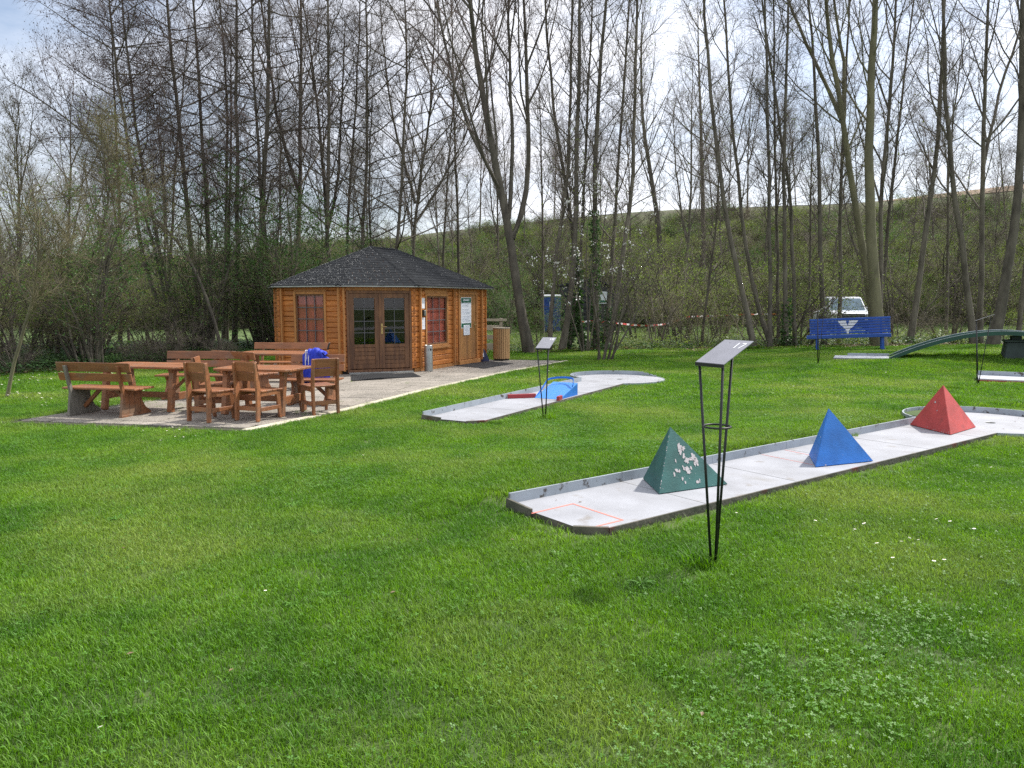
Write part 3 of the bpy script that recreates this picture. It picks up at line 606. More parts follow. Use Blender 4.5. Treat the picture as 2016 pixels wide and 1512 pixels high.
# windows with shutters behind the panes
def window(F, u0, u1, z0, z1, nv, nh, sill=True):
    fw = .055
    mb = MB(); F.box(mb, u0, u0+fw, .0, .068, z0, z1); F.box(mb, u1-fw, u1, .0, .068, z0, z1); F.box(mb, u0+fw, u1-fw, .0, .066, z1-fw, z1); F.box(mb, u0+fw, u1-fw, .0, .066, z0, z0+fw)
    fr = mb.build('window', M['trim'], hut, off=hoff, bevel=.003)
    s0, s1, w0, w1 = u0+fw, u1-fw, z0+fw, z1-fw; sw = .035
    mb = MB(); F.box(mb, s0+.001, s0+sw, .010, .050, w0, w1); F.box(mb, s1-sw, s1-.001, .010, .050, w0, w1); F.box(mb, s0+sw, s1-sw, .010, .049, w1-sw, w1); F.box(mb, s0+sw, s1-sw, .010, .049, w0, w0+sw)
    mb.build('sash', M['doorwood'], fr, loc=None, off=hoff, bevel=.003)
    g0, g1, y0, y1 = s0+sw, s1-sw, w0+sw, w1-sw
    nvb = nv
    for i in range(1, nv+1):
        u = g0+(g1-g0)*i/(nv+1); mb = MB(); F.box(mb, u-.008, u+.008, .022, .034, y0, y1); mb.build('glazing_bar', M['leadbar'], fr, off=hoff)
    for i in range(1, nh+1):
        z = y0+(y1-y0)*i/(nh+1); mb = MB(); F.box(mb, g0, g1, .020, .032, z-.009, z+.009); mb.build('glazing_bar', M['leadbar'], fr, off=hoff)
    mb = MB(); F.box(mb, g0-.005, g1+.005, .016, .019, y0-.005, y1+.005); mb.build('pane', M['glass'], fr, off=hoff)
    n = nv+1
    for i in range(n):
        a = g0-.02+(g1-g0+.04)*i/n; b = g0-.02+(g1-g0+.04)*(i+1)/n
        mb = MB(); F.box(mb, a+.004, b-.004, -.018, -.004, y0-.02, y1+.02); mb.build('shutter_board', M['curtain'], fr, off=hoff)
    if sill: mb = MB(); F.box(mb, u0-.03, u1+.03, .0, .095, z0-.045, z0-.002); mb.build('sill', M['trim'], fr, off=hoff, bevel=.004)
    return fr
window(fA, a0, a1, .62, 1.84, 2, 3); window(fC, c0, c1, .55, 1.80, 2, 3)
# double door of the chamfered front
mb = MB(); fw = .055
fB.box(mb, b0, b0+fw, -.02, .066, .11, 1.86); fB.box(mb, b1-fw, b1, -.02, .066, .11, 1.86); fB.box(mb, b0+fw, b1-fw, -.02, .064, 1.86-fw, 1.86)
mb.build('door_frame', M['doorwood'], hut, off=hoff, bevel=.003)
mid = (b0+b1)/2
for k, (u0, u1) in enumerate(((b0+fw+.003, mid-.004), (mid+.004, b1-fw-.003))):
    z0, z1 = .125, 1.80; st = .105
    mb = MB(); fB.box(mb, u0, u0+st, .005, .047, z0, z1); fB.box(mb, u1-st, u1, .005, .047, z0, z1)
    fB.box(mb, u0+st, u1-st, .006, .046, z1-.10, z1); fB.box(mb, u0+st, u1-st, .006, .046, z0, z0+.10); fB.box(mb, u0+st, u1-st, .006, .046, .60, .67)
    dr_ = mb.build('door', M['doorwood'], hut, off=hoff, bevel=.003)
    for i in range(4):
        h = (.60-.225)/4; mb = MB(); fB.box(mb, u0+st, u1-st, .012, .034, .225+h*i+.003, .225+h*(i+1)-.003); mb.build('door_board', M['doorwood'], dr_, off=hoff, bevel=.004)
    g0, g1, y0, y1 = u0+st, u1-st, .67, 1.70
    mb = MB(); u = (g0+g1)/2; fB.box(mb, u-.006, u+.006, .020, .032, y0, y1); mb.build('glazing_bar', M['leadbar'], dr_, off=hoff)
    for i in range(1, 4):
        z = y0+(y1-y0)*i/4; mb = MB(); fB.box(mb, g0, g1, .018, .030, z-.007, z+.007); mb.build('glazing_bar', M['leadbar'], dr_, off=hoff)
    mb = MB(); fB.box(mb, g0-.004, g1+.004, .012, .016, y0-.004, y1+.004); mb.build('pane', M['glass'], dr_, off=hoff)
    if k == 1:
        uh = u0+.045; mb = MB(); fB.box(mb, uh-.018, uh+.018, .047, .053, .90, 1.13)
        mb.tube([fB.X(uh, .05, 1.06), fB.X(uh, .09, 1.06), fB.X(uh+.10, .092, 1.058)], .009, 8); mb.build('door_handle', M['brass'], dr_, off=hoff)
    else:
        mb = MB(); fB.box(mb, u1-.004, u1+.034, .047, .060, z0, z1); mb.build('door_overlap', M['doorwood'], dr_, off=hoff, bevel=.003)
mb = MB(); fB.box(mb, b0, b1, -.02, .085, .03, .108); mb.build('threshold', M['doorwood'], hut, off=hoff, bevel=.004)
mb = MB(); fB.box(mb, b0+.02, b1-.0, .090, .18, .016, .055); mb.build('door_step', M['steel'], hut, off=hoff, bevel=.004)
# floor, back wall and things dimly seen inside
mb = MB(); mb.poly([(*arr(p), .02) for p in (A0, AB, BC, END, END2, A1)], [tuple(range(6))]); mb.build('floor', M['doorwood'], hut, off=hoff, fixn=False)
# boarded side door
mb = MB(); fC.box(mb, d0, d0+.05, -.02, .066, .13, 1.84); fC.box(mb, d1-.05, d1, -.02, .066, .13, 1.84); fC.box(mb, d0+.05, d1-.05, -.02, .064, 1.79, 1.84)
mb.build('door_frame', M['trim'], hut, off=hoff, bevel=.003)
mb = MB(); fC.box(mb, d0+.052, d1-.052, .0, .018, .135, 1.788); sd = mb.build('door', M['doorwood2'], hut, off=hoff); tag(sd, 'boarded side door with a notice on it')
nb = 9
for i in range(nb):
    a = d0+.054+(d1-d0-.108)*i/nb; b = d0+.054+(d1-d0-.108)*(i+1)/nb
    mb = MB(); fC.box(mb, a+.002, b-.002, .018, .036, .137, 1.785); mb.build('door_board', M['doorwood2'], sd, off=hoff, bevel=.004)
uh = fC.s_of(931.5); mb = MB(); fC.box(mb, uh-.02, uh+.02, .036, .043, .86, 1.08); mb.tube([fC.X(uh, .04, 1.02), fC.X(uh, .085, 1.02), fC.X(uh-.11, .087, 1.018)], .01, 8); mb.build('door_handle', M['brass'], sd, off=hoff)
mb = MB(); fC.box(mb, d0-.05, d1+.06, .0, .12, .016, .125); mb.build('threshold', M['trim'], hut, off=hoff, bevel=.004)
# roof
OV = .20; tt = OV*math.tan(math.radians(22.5)); EZ = HWALL+.045
def P3(p, z): return Vector((p[0], p[1], z))
eAB = AB-hu*OV+hn*tt; eBC = BC+hn*OV-hu*tt; eA0 = A0-hu*OV-hn*tt; eA1 = A1-hn*OV-hu*tt; eEND = END+hn*OV+hu*OV; eEND2 = END2-hn*OV+hu*OV
axp = BC-hn*(ha/2+hk); HR = 2.975; R1 = P3(axp+hu*1.22, HR); R2 = P3(axp+hu*2.35, HR)
roof_faces = [([P3(eA0, EZ), P3(eAB, EZ), R1], True), ([P3(eAB, EZ), P3(eBC, EZ), R1], True), ([P3(eBC, EZ), P3(eEND, EZ), R2, R1], True),
              ([P3(eEND, EZ), P3(eEND2, EZ), R2], False), ([P3(eEND2, EZ), P3(eA1, EZ), R1, R2], False), ([P3(eA1, EZ), P3(eA0, EZ), R1], False)]
mb = MB()
for f, vis in roof_faces: mb.poly([p-Vector((0, 0, .03)) for p in f]+[p for p in f], [tuple(range(len(f)))[::-1], tuple(range(len(f), 2*len(f)))]+[(i, (i+1) % len(f), (i+1) % len(f)+len(f), i+len(f)) for i in range(len(f))])
roof = mb.build('roof', M['doorwood'], hut, off=hoff, fixn=False)
roof_planes = []
for f, vis in roof_faces:
    o3 = f[0]; tx = (f[1]-f[0]).normalized(); nn = (f[1]-f[0]).cross(f[-1]-f[0]).normalized(); ty = nn.cross(tx)
    if nn.z < 0: nn = -nn; ty = -ty
    loc2 = [((p-o3).dot(tx), (p-o3).dot(ty)) for p in f]
    if area(loc2) < 0: loc2 = loc2[::-1]
    roof_planes.append((o3, tx, ty, nn, loc2, vis))
    wmax = max(p[0] for p in loc2); hmax = max(p[1] for p in loc2); EXPO, TW = .165, .34
    st = MB(); r = 0; yy = -.012
    while yy < hmax:
        x = -.6+(TW/2 if r % 2 else 0)+rr.uniform(-.01, .01)
        while x < wmax+.6:
            q = clippoly([(x+.005, yy), (x+TW-.005, yy), (x+TW-.005, yy+EXPO+.01), (x+.005, yy+EXPO+.01)], [(a, b-.015) if b < .001 else (a, b) for a, b in loc2])
            if len(q) > 2 and area(q) > .003:
                def low(a, b): return o3+tx*a+ty*b+nn*.001
                y0_ = min(p[1] for p in q); dz_ = rr.uniform(0, .003)
                def top(a, b): return o3+tx*a+ty*b+nn*(.010+dz_*.5-.006*((b-y0_)/EXPO))
                if vis: MB().prism(q, low, top).build('shingle', M['shingle'], roof, off=hoff)
                else: st.prism(q, low, top)
            x += TW
        yy += EXPO; r += 1
    if not vis: tag(st.build('shingles', M['shingle'], roof, off=hoff), kind='stuff')
def ridgecap(a, b):
    d = (b-a).normalized(); n_ = max(2, int((b-a).length/.17)); side = d.cross(Vector((0, 0, 1))).normalized(); up = side.cross(d)
    for i in range(n_):
        p = a+(b-a)*(i/n_); q = a+(b-a)*((i+1.08)/n_); z0, z1 = .026, .018
        MB().poly([p+side*.07+up*-.008, p+up*z0, p-side*.07-up*.008, q+side*.065-up*.012, q+up*z1, q-side*.065-up*.012, p+side*.07-up*.02, p-side*.07-up*.02, q+side*.065-up*.02, q-side*.065-up*.02],
                  [(0, 1, 4, 3), (1, 2, 5, 4), (0, 6, 7, 2, 1), (3, 4, 5, 9, 8)]).build('ridge_shingle', M['shingle'], roof, off=hoff)
for a, b in ((P3(eA0, EZ), R1), (P3(eAB, EZ), R1), (P3(eBC, EZ), R1), (P3(eEND, EZ), R2), (R1, R2)): ridgecap(a, b)
mb = MB()
er = [eA0, eAB, eBC, eEND, eEND2, eA1]
for i in range(6):
    a, b = er[i], er[(i+1) % 6]; mb.bar(P3(a, EZ-.02), P3(b, EZ-.02), .012, .028)
mb.build('eave_edge', M['steel'], roof, off=hoff)
# petals and twigs fallen on the roof
V = []; F_ = []
for (o3, tx, ty, nn, loc2, vis), n in zip(roof_planes[:3]+[roof_planes[5]], (720, 330, 120, 260)):
    c = 0
    while c < n:
        a, b = rr.uniform(-.3, max(p[0] for p in loc2)), rr.uniform(0, max(p[1] for p in loc2))
        if not inpoly(np.array([[a, b]]), loc2)[0]: continue
        c += 1
        if n == 330 and rr.random() > .25+.75*(1-(a/max(p[0] for p in loc2))): continue
        p = o3+tx*a+ty*b+nn*.024; s_ = rr.uniform(.0035, .008); an = rr.random()*6.28; u = tx*math.cos(an)+ty*math.sin(an); v = nn.cross(u); k = len(V)
        V += [p+u*s_, p+v*s_*.7, p-u*s_+nn*.003, p-v*s_*.7]; F_.append((k, k+1, k+2, k+3))
me = bpy.data.meshes.new('fallen_petals'); me.from_pydata(V, [], F_); tag(obj('fallen_petals', me, M['blossom']), 'white petals scattered over the pavilion roof', 'petals', kind='stuff')
# notices
def flat(name, F, u0, u1, z0, z1, d, m, parent, th=.003, off=None):
    mb = MB(); F.box(mb, u0, u1, d, d+th, z0, z1); return mb.build(name, m, parent, off=off)
def notice(name, label, F, u0, u1, z0, z1, d, base, lines=8, cat='notice', mg=.12, head=None):
    p = F.X((u0+u1)/2, d, z0); e = empty(name, p, 0, label, cat)
    flat('board', F, u0, u1, z0, z1, d, M[base], e, .004, p)
    return e, p
u0, u1 = fC.s_of(905), fC.s_of(925)
e, p = notice('opening_hours_board', 'tall notice board with green head and foot on the boarded side door', fC, u0, u1, .94, 1.72, .038, 'white')
uw = u1-u0
flat('header', fC, u0+.015, u1-.015, 1.585, 1.705, .0425, M['signgreen'], e, .002, p); flat('footer', fC, u0+.015, u1-.015, .955, 1.06, .0425, M['signgreen'], e, .002, p)
for i in range(7): flat('lettering', fC, u0+uw*(.22+.085*i), u0+uw*(.22+.085*i)+uw*.06, 1.63, 1.672+.006*(i % 2), .045, M['paper'], e, .001, p)
flat('text_sheet', fC, u0+.02, u1-.02, 1.065, 1.58, .0425, M['paper'], e, .002, p)
for i in range(13):
    if i in (3, 8): continue
    flat('text_line', fC, u0+.06, u1-.06-rr.uniform(0, .12), 1.55-i*.036, 1.562-i*.036, .045, M['print'], e, .0008, p)
u0, u1 = fC.s_of(909.5), fC.s_of(921.5)
e, p = notice('paper_notice', 'small white sheet pinned below the tall green headed notice on the side door', fC, u0, u1, .76, 1.02, .046, 'paper')
for i in range(6): flat('text_line', fC, u0+.03, u1-.03-rr.uniform(0, .06), .97-i*.034, .978-i*.034, .0505, M['print'], e, .0008, p)
u0, u1 = fC.s_of(826), fC.s_of(833.4)
e, p = notice('pale_card', 'pale greenish card at the top of the strip beside the side window', fC, u0, u1, 1.46, 1.70, .047, 'paper')
e, p = notice('paper_list', 'white printed sheet at the foot of the strip beside the side window', fC, u0, u1, .98, 1.25, .047, 'paper')
for i in range(6): flat('text_line', fC, u0+.02, u1-.02, 1.20-i*.034, 1.208-i*.034, .0515, M['print'], e, .0008, p)
e = empty('wall_lantern', fC.X((u0+u1)/2, .047, 1.28), 0, 'small dark lantern on the log wall between two white notices', 'lantern'); p = fC.X((u0+u1)/2, .047, 1.28)
mb = MB(); fC.box(mb, u0+.005, u0+.05, .047, .11, 1.28, 1.43); mb.build('bracket', M['black'], e, off=p, bevel=.004)
mb = MB(); fC.box(mb, u0+.052, u1-.003, .047, .09, 1.29, 1.42); mb.build('glass_box', M['steel'], e, off=p, bevel=.006)
# ------------------------------------------------------------------ things round the pavilion
def slabquad(name, pts, th, m, label, cat, bevel=.004, ribs=0, wave=0):
    c = np.mean(pts, 0); e = empty(name, (*arr(c), .018), 0, label, cat); off = (*arr(c), .018)
    if not ribs: MB().prism([tuple(q) for q in pts], lambda a, b: (a, b, .0185), lambda a, b: (a, b, .0185+th)).build('sheet', m, e, off=off, bevel=bevel); return e
    a, b, c_, d_ = [np.array(q) for q in pts]; mb = MB()
    for i in range(ribs):
        s0, s1 = i/ribs, (i+.72)/ribs
        wv = lambda s: wave*max(0, math.sin(s*PI*1.6-.4))*.02
        mb.poly([(*(a+(b-a)*s0), .0185), (*(a+(b-a)*s1), .0185), (*(d_+(c_-d_)*s1), .0185), (*(d_+(c_-d_)*s0), .0185)]+[(*(a+(b-a)*s0), .0185+th+wv(s0)), (*(a+(b-a)*s1), .0185+th+wv(s1)), (*(d_+(c_-d_)*s1), .0185+th+wv(s1)), (*(d_+(c_-d_)*s0), .0185+th+wv(s0))], [(0, 1, 5, 4), (1, 2, 6, 5), (2, 3, 7, 6), (3, 0, 4, 7), (4, 5, 6, 7)])
    mb.build('ribs', m, e, off=off); mb = MB().prism([tuple(q) for q in pts], lambda a, b: (a, b, .0180), lambda a, b: (a, b, .0183+th*.5)); mb.build('backing', m, e, off=off)
    return e
slabquad('door_mat', [G(692, 750, .02)[:2], G(830, 742, .02)[:2], G(814, 734.5, .02)[:2], G(691, 739.5, .02)[:2]], .012, M['mat_rubber'], 'ribbed black rubber mat before the glazed double door', 'mat', ribs=44, wave=1)
slabquad('rubber_mat', [G(893, 720, .02)[:2], G(953, 725.5, .02)[:2], G(1011, 716, .02)[:2], G(960, 711.5, .02)[:2]], .012, M['mat_rubber'], 'flat black mat before the boarded side door', 'mat')
# ash bin
p = G(843, 731, .02); e = empty('ash_bin', (p[0], p[1]+.1, .018), 0, 'slim steel ash bin standing at the pavilion corner under the side window', 'ash bin')
mb = MB(); mb.lathe([(.098, .0), (.098, .585), (.094, .60), (.085, .60), (.085, .56), (.0, .56)], 28); mb.build('body', M['steel'], e, smooth=False).data.polygons.foreach_set('use_smooth', [True]*0 or [i > -1 for i in range(28*5)])
am = math.radians(-62); cx_, cy_ = .0985*math.cos(am), .0985*math.sin(am)
V = []; nseg = 14
for i in range(nseg):
    a = 2*PI*i/nseg; da = .035*math.cos(a)/.098*1.25; zz = .50+.034*math.sin(a); V.append((.0992*math.cos(am+da), .0992*math.sin(am+da), zz))
mb = MB(); mb.poly(V, [tuple(range(nseg))]); mb.build('opening', M['dark'], e, fixn=False)
mb = MB(); mb.tube([tuple(Vector(v)*1.0) for v in V], .004, 6, closed=True); mb.build('rim', M['steel'], e)
# slatted litter bin
p = G(987, 710, .02); bp = (p[0], p[1]+.22, .018); e = empty('litter_bin', bp, 0, 'round litter bin clad in upright honey coloured slats beside the pavilion', 'litter bin')
mb = MB(); mb.lathe([(.0, .0), (.205, .0), (.205, .87), (.0, .87)], 28); mb.build('drum', M['dark'], e)
for i in range(26):
    a = 2*PI*i/26+.05; mb = MB(); w_ = .044; r0, r1 = .208, .228
    ca, sa = math.cos(a), math.sin(a); X = lambda x, y, z: (x*ca-y*sa, x*sa+y*ca, z)
    mb.box(r0, r1, -w_/2, w_/2, .045, .865, X=X); mb.build('slat', M['binslat'], e, bevel=.004)
mb = MB(); mb.lathe([(.0, .868), (.236, .868), (.238, .885), (.225, .892), (.0, .895)], 28); mb.build('lid', M['palewood'], e)
mb = MB(); mb.box(.10, .2, .02, .07, .895, .915); mb.build('lock', M['black'], e)
# navy rubbish sack leaning on the pavilion end
p = G(952, 711, .02); sx, sy = p[0], p[1]-.02
e = empty('rubbish_sack', (sx, sy, .018), 0, 'dark navy sack with white print standing against the pavilion end by the litter bin', 'sack')
prof = [(.155, .0), (.165, .05), (.15, .14), (.125, .24), (.10, .31), (.07, .35), (.03, .37), (.0, .375)]
mb = MB(); mb.lathe(prof, 18); mb.v = [(x*(1+.06*math.sin(7*z/.1+5*math.atan2(y, x)))+(-.08*z/.35), y*(.8+.06*math.sin(9*z/.1)), z) for x, y, z in mb.v]; mb.build('sack', M['navy'], e, smooth=True)
mb = MB(); mb.poly([(-.06, -.118, .14), (.02, -.125, .13), (.01, -.100, .24), (-.05, -.098, .25)], [(0, 1, 2, 3)]); mb.build('print', M['paper'], e, fixn=False)
# pale timber gate behind the pavilion
gx0, gx1, gy = -2.6, -.22, 23.9; e = empty('timber_fence', (gx1, gy, hz(gx1, gy)), 0, 'short pale timber fence of four wide rails behind the litter bin', 'fence'); zf = hz(gx1, gy)
for x in (gx1-.12, gx1-1.25, gx1-2.3): MB().box(x-.05, x+.05, .0-.05, .05, -.1, 1.12, X=lambda a, b, c: (a-gx1, b, c)).build('post', M['palewood'], e, bevel=.006)
for z0, z1, xe in ((1.02, 1.10, .06), (.74, .90, -.16), (.46, .60, -.06), (.14, .34, -.16)):
    MB().box(-2.4, xe, -.085, -.052, z0, z1).build('rail', M['palewood'], e, bevel=.005)
# ------------------------------------------------------------------ picnic furniture
def make_chair():
    e = empty('garden_chair', (0, 0, 0))
    W_, D_ = .40, .40
    for s in (-1, 1):
        MB().prism([(-D_/2-.055, 0), (-D_/2+.005, 0), (-D_/2+.035, .42), (-D_/2-.02, .80), (-D_/2-.075, .80), (-D_/2-.045, .42)], lambda y, z: (s*(W_/2-.032), y, z), lambda y, z: (s*W_/2, y, z)).build('leg', M['wood'], e, bevel=.004)
        MB().prism([(D_/2-.005, 0), (D_/2+.045, 0), (D_/2+.01, .385), (D_/2-.075, .385)], lambda y, z: (s*(W_/2-.032), y, z), lambda y, z: (s*W_/2, y, z)).build('leg', M['wood'], e, bevel=.004)
        MB().box(s*W_/2-(.030 if s > 0 else .002), s*W_/2+(.002 if s > 0 else .030), -D_/2+.03, D_/2-.06, .335, .390).build('seat_rail', M['wood'], e, bevel=.003)
        MB().box(s*W_/2-(.028 if s > 0 else .004), s*W_/2+(.004 if s > 0 else .028), -D_/2+.02, D_/2+.0, .13, .185).build('stretcher', M['wood'], e, bevel=.003)
    MB().box(-W_/2+.03, W_/2-.03, -D_/2-.02, -D_/2+.0, .14, .20).build('stretcher', M['wood'], e, bevel=.003)
    for i in range(4):
        y0 = -D_/2+.03+i*.108; MB().box(-W_/2-.012, W_/2+.012, y0, y0+.102, .391, .414).build('seat_slat', M['wood'], e, bevel=.004)
    for z0, z1, y in ((.545, .665, -.202), (.672, .806, -.226)):
        MB().prism([(y, z0), (y+.024, z0), (y+.006, z1), (y-.018, z1)], lambda yy, z: (-W_/2+.0, yy, z), lambda yy, z: (W_/2-.0, yy, z)).build('back_slat', M['wood'], e, bevel=.004)
    return e
chair0 = make_chair(); used = [0]
def put_chair(x, y, deg, label):
    c = chair0 if not used[0] else copy_tree(chair0); used[0] = 1
    c.location = (x, y, .019); c.rotation_euler = (0, 0, math.radians(deg)); tag(c, label, 'chair', 'brown wooden garden chairs'); return c
def make_bench(Lb, mleft='wood', seatd=.40, group=True):
    e = empty('garden_bench', (0, 0, 0)); hx = Lb/2; px = hx-.17; y0 = -.21
    side = [(-.30, 0), (.30, 0), (.285, .045), (.20, .10), (.13, .21), (.12, .30), (.17, .37), (-.20, .37), (-.28, .72), (-.33, .72), (-.245, .34)]
    for s in (-1, 1):
        m = mleft if s < 0 else 'wood'
        o_ = MB().prism(side, lambda y, z: (s*(px)-.02, y+.0, z), lambda y, z: (s*(px)+.02, y+.0, z)).build('end_panel', M[m], e, bevel=.003)
        if m != 'wood': tag(o_, 'weathered grey end panel')
        for yg in (-.13, -.02, .09):
            MB().box(s*px+s*.0201-.0008, s*px+s*.0201+.0008, yg-.002, yg+.002, .05, .36).build('joint', M['dark'], o_)
        MB().box(s*px-.028, s*px+.028, -.30, .30, -.001, .03).build('foot', M[m], e, bevel=.003)
        MB().bar((s*(px-.02), 0, .10), (s*(px-.30), 0, .36), .05, .045, up=(0, 1, 0)).build('brace', M['wood'], e, bevel=.003)
    for i in range(4):
        w_ = seatd/4; MB().box(-hx+.03*(i % 2)*0, hx, -.20+i*(w_+.004), -.20+i*(w_+.004)+w_, .371, .398).build('seat_slat', M['wood'], e, bevel=.004)
    for z0, z1, y in ((.50, .612, -.235), (.635, .765, -.268)):
        MB().prism([(y, z0), (y+.028, z0), (y+.000, z1), (y-.028, z1)], lambda yy, z: (-hx-.0, yy, z), lambda yy, z: (hx+.0, yy, z)).build('back_rail', M['wood'], e, bevel=.004)
    return e
def put(e, x, y, deg, label=None, cat=None, group=None):
    e.location = (x, y, .019); e.rotation_euler = (0, 0, math.radians(deg)); tag(e, label, cat, group); return e
def make_table(Lt, Wt, H=.665):
    e = empty('garden_table', (0, 0, 0)); n = 6; w_ = Wt/n
    for i in range(n):
        a = -Wt/2+i*w_; c = .05 if i in (0, n-1) else 0
        if c:
            y0_, y1_ = (a+.002, a+w_-.002); o_ = y0_ if i == 0 else y1_; i_ = y1_ if i == 0 else y0_
            pts = [(-Lt/2+c, o_), (Lt/2-c, o_), (Lt/2, o_+(i_-o_)*.5), (Lt/2, i_), (-Lt/2, i_), (-Lt/2, o_+(i_-o_)*.5)]
            MB().prism(pts, lambda x, y: (x, y, H-.032), lambda x, y: (x, y, H)).build('top_board', M['wood'], e, bevel=.004)
        else: MB().box(-Lt/2, Lt/2, a+.002, a+w_-.002, H-.032, H).build('top_board', M['wood'], e, bevel=.004)
    for sx in (-1, 1):
        x = sx*(Lt/2-.16)
        for sy in (-1, 1):
            MB().bar((x, sy*(Wt/2-.06), 0), (x, sy*(Wt/2-.16), H-.033), .085, .075, up=(1, 0, 0)).build('leg', M['wood'], e, bevel=.004)
        MB().box(x-.022, x+.022, -Wt/2+.12, Wt/2-.12, .16, .27).build('cross_beam', M['wood'], e, bevel=.004)
        MB().box(x-.03, x+.03, -Wt/2+.08, Wt/2-.08, H-.085, H-.0335).build('top_beam', M['wood'], e, bevel=.004)
    MB().box(-Lt/2+.185, Lt/2-.185, -.022, .022, .165, .25).build('stretcher', M['wood'], e, bevel=.004)
    return e
gb, gt = 'brown wooden garden benches on the terrace', 'brown wooden garden tables on the terrace'
put(make_bench(1.20, 'wood_grey'), -5.80, 10.98, -13, 'leftmost wooden bench, turned away from the lawn, one end panel weathered grey', 'bench', gb)
put(make_table(1.45, .78), -5.48, 11.62, -13, 'wooden table behind the leftmost bench', 'table', gt)
put(make_bench(1.18), -5.33, 12.88, 178, 'wooden bench on the far side of the leftmost table, facing the camera', 'bench', gb)
put(make_bench(1.15), -4.62, 13.35, -34, 'wooden bench seen from behind, between the leftmost and the farthest table', 'bench', gb)
put(make_table(1.22, .76), -3.62, 11.16, -13, 'wooden table among the garden chairs', 'table', gt)
put(make_table(1.35, .78), -4.42, 14.35, -10, 'wooden table farthest from the camera near the pavilion window', 'table', gt)
put(make_bench(1.55), -4.55, 15.55, 177, 'longest wooden bench, close to the pavilion wall under the window', 'bench', gb)
put(make_bench(.90), -3.17, 12.15, 173, 'short wooden bench with a blue jacket over its back', 'bench', gb)
put_chair(-4.12, 10.46, -26, 'wooden chair at the left front, its back to the lawn')
put_chair(-3.50, 10.54, -24, 'wooden chair in front of the middle of the table, its back to the lawn')
put_chair(-4.42, 11.35, -78, 'wooden chair at the left end of the middle table, bright back facing right')
put_chair(-2.80, 11.12, 36, 'wooden chair at the right end of the middle table, nearest the pavilion door')
# blue jacket over the short bench's back
jx, jy, jr = -3.17, 12.15, math.radians(173)
e = empty('jacket', (jx, jy, .019), jr, 'bright blue jacket with white stripes draped over the back of a short bench', 'jacket')
nx, ny = 26, 22; V = []; Fq = []
for i in range(nx):
    for j in range(ny):
        u = i/(nx-1)*2-1; v = j/(ny-1)
        x = u*.20*(1-.10*math.sin(v*PI))+.04
        if v < .42: t = v/.42; y = -.265-.05-.03*(1-t); z = .25+t*.545
        elif v < .58: t = (v-.42)/.16; y = -.315+.11*t; z = .795+.015*math.sin(t*PI)
        else: t = (v-.58)/.42; y = -.205+.03*t; z = .80-t*.50
        bul = .038*math.exp(-((v-.5)/.14)**2)*math.cos(u*1.4)
        f = .009*math.sin(u*9+v*5)+.008*math.sin(u*19-v*13)+.005*math.sin(v*31+u*7)+.006*mnoise.noise(Vector((u*4, v*7, 1)))
        z += bul+f*.6+(.05*u*u*-1 if v > .4 and v < .6 else 0); y += f*(1 if v > .5 else -1)
        V.append((x, y, z))
for i in range(nx-1):
    for j in range(ny-1): a = i*ny+j; Fq.append((a, a+1, a+ny+1, a+ny))
me = bpy.data.meshes.new('body'); me.from_pydata(V, [], Fq); o_ = obj('body', me, M['jacket'], e, smooth=True); sm = o_.modifiers.new('thickness', 'SOLIDIFY'); sm.thickness = .018
for sx, yy, ln in ((.30, -.30, .50), (-.20, -.18, .46)):
    pts = [(sx*.6, yy*.95, .80), (sx*.85, yy*1.05, .70), (sx*.95, yy*1.02, .52), (sx*.9, yy*1.03, .36), (sx*1.0, yy*1.0, .30)]
    MB().tube(pts, [.025, .045, .045, .04, .03], 10).build('sleeve', M['jacket'], e, smooth=True)
V = [Vector(V[(nx-7)*ny+j])+Vector((0, .014, .006)) for j in range(ny//2-2, ny-4)]
for k in range(3):
    mb = MB()
    for a, b in zip(V[:-1], V[1:]):
        dx = .026*k-.02; mb.poly([a+Vector((dx, 0, 0)), a+Vector((dx+.012, 0, 0)), b+Vector((dx+.012, 0, 0)), b+Vector((dx, 0, 0))], [(0, 1, 2, 3)])
    mb.build('stripe', M['white'], e, fixn=False)
MB().bar((-.17, -.25, .84), (-.20, -.27, .95), .035, .02).build('zip_tab', M['black'], e, bevel=.004)
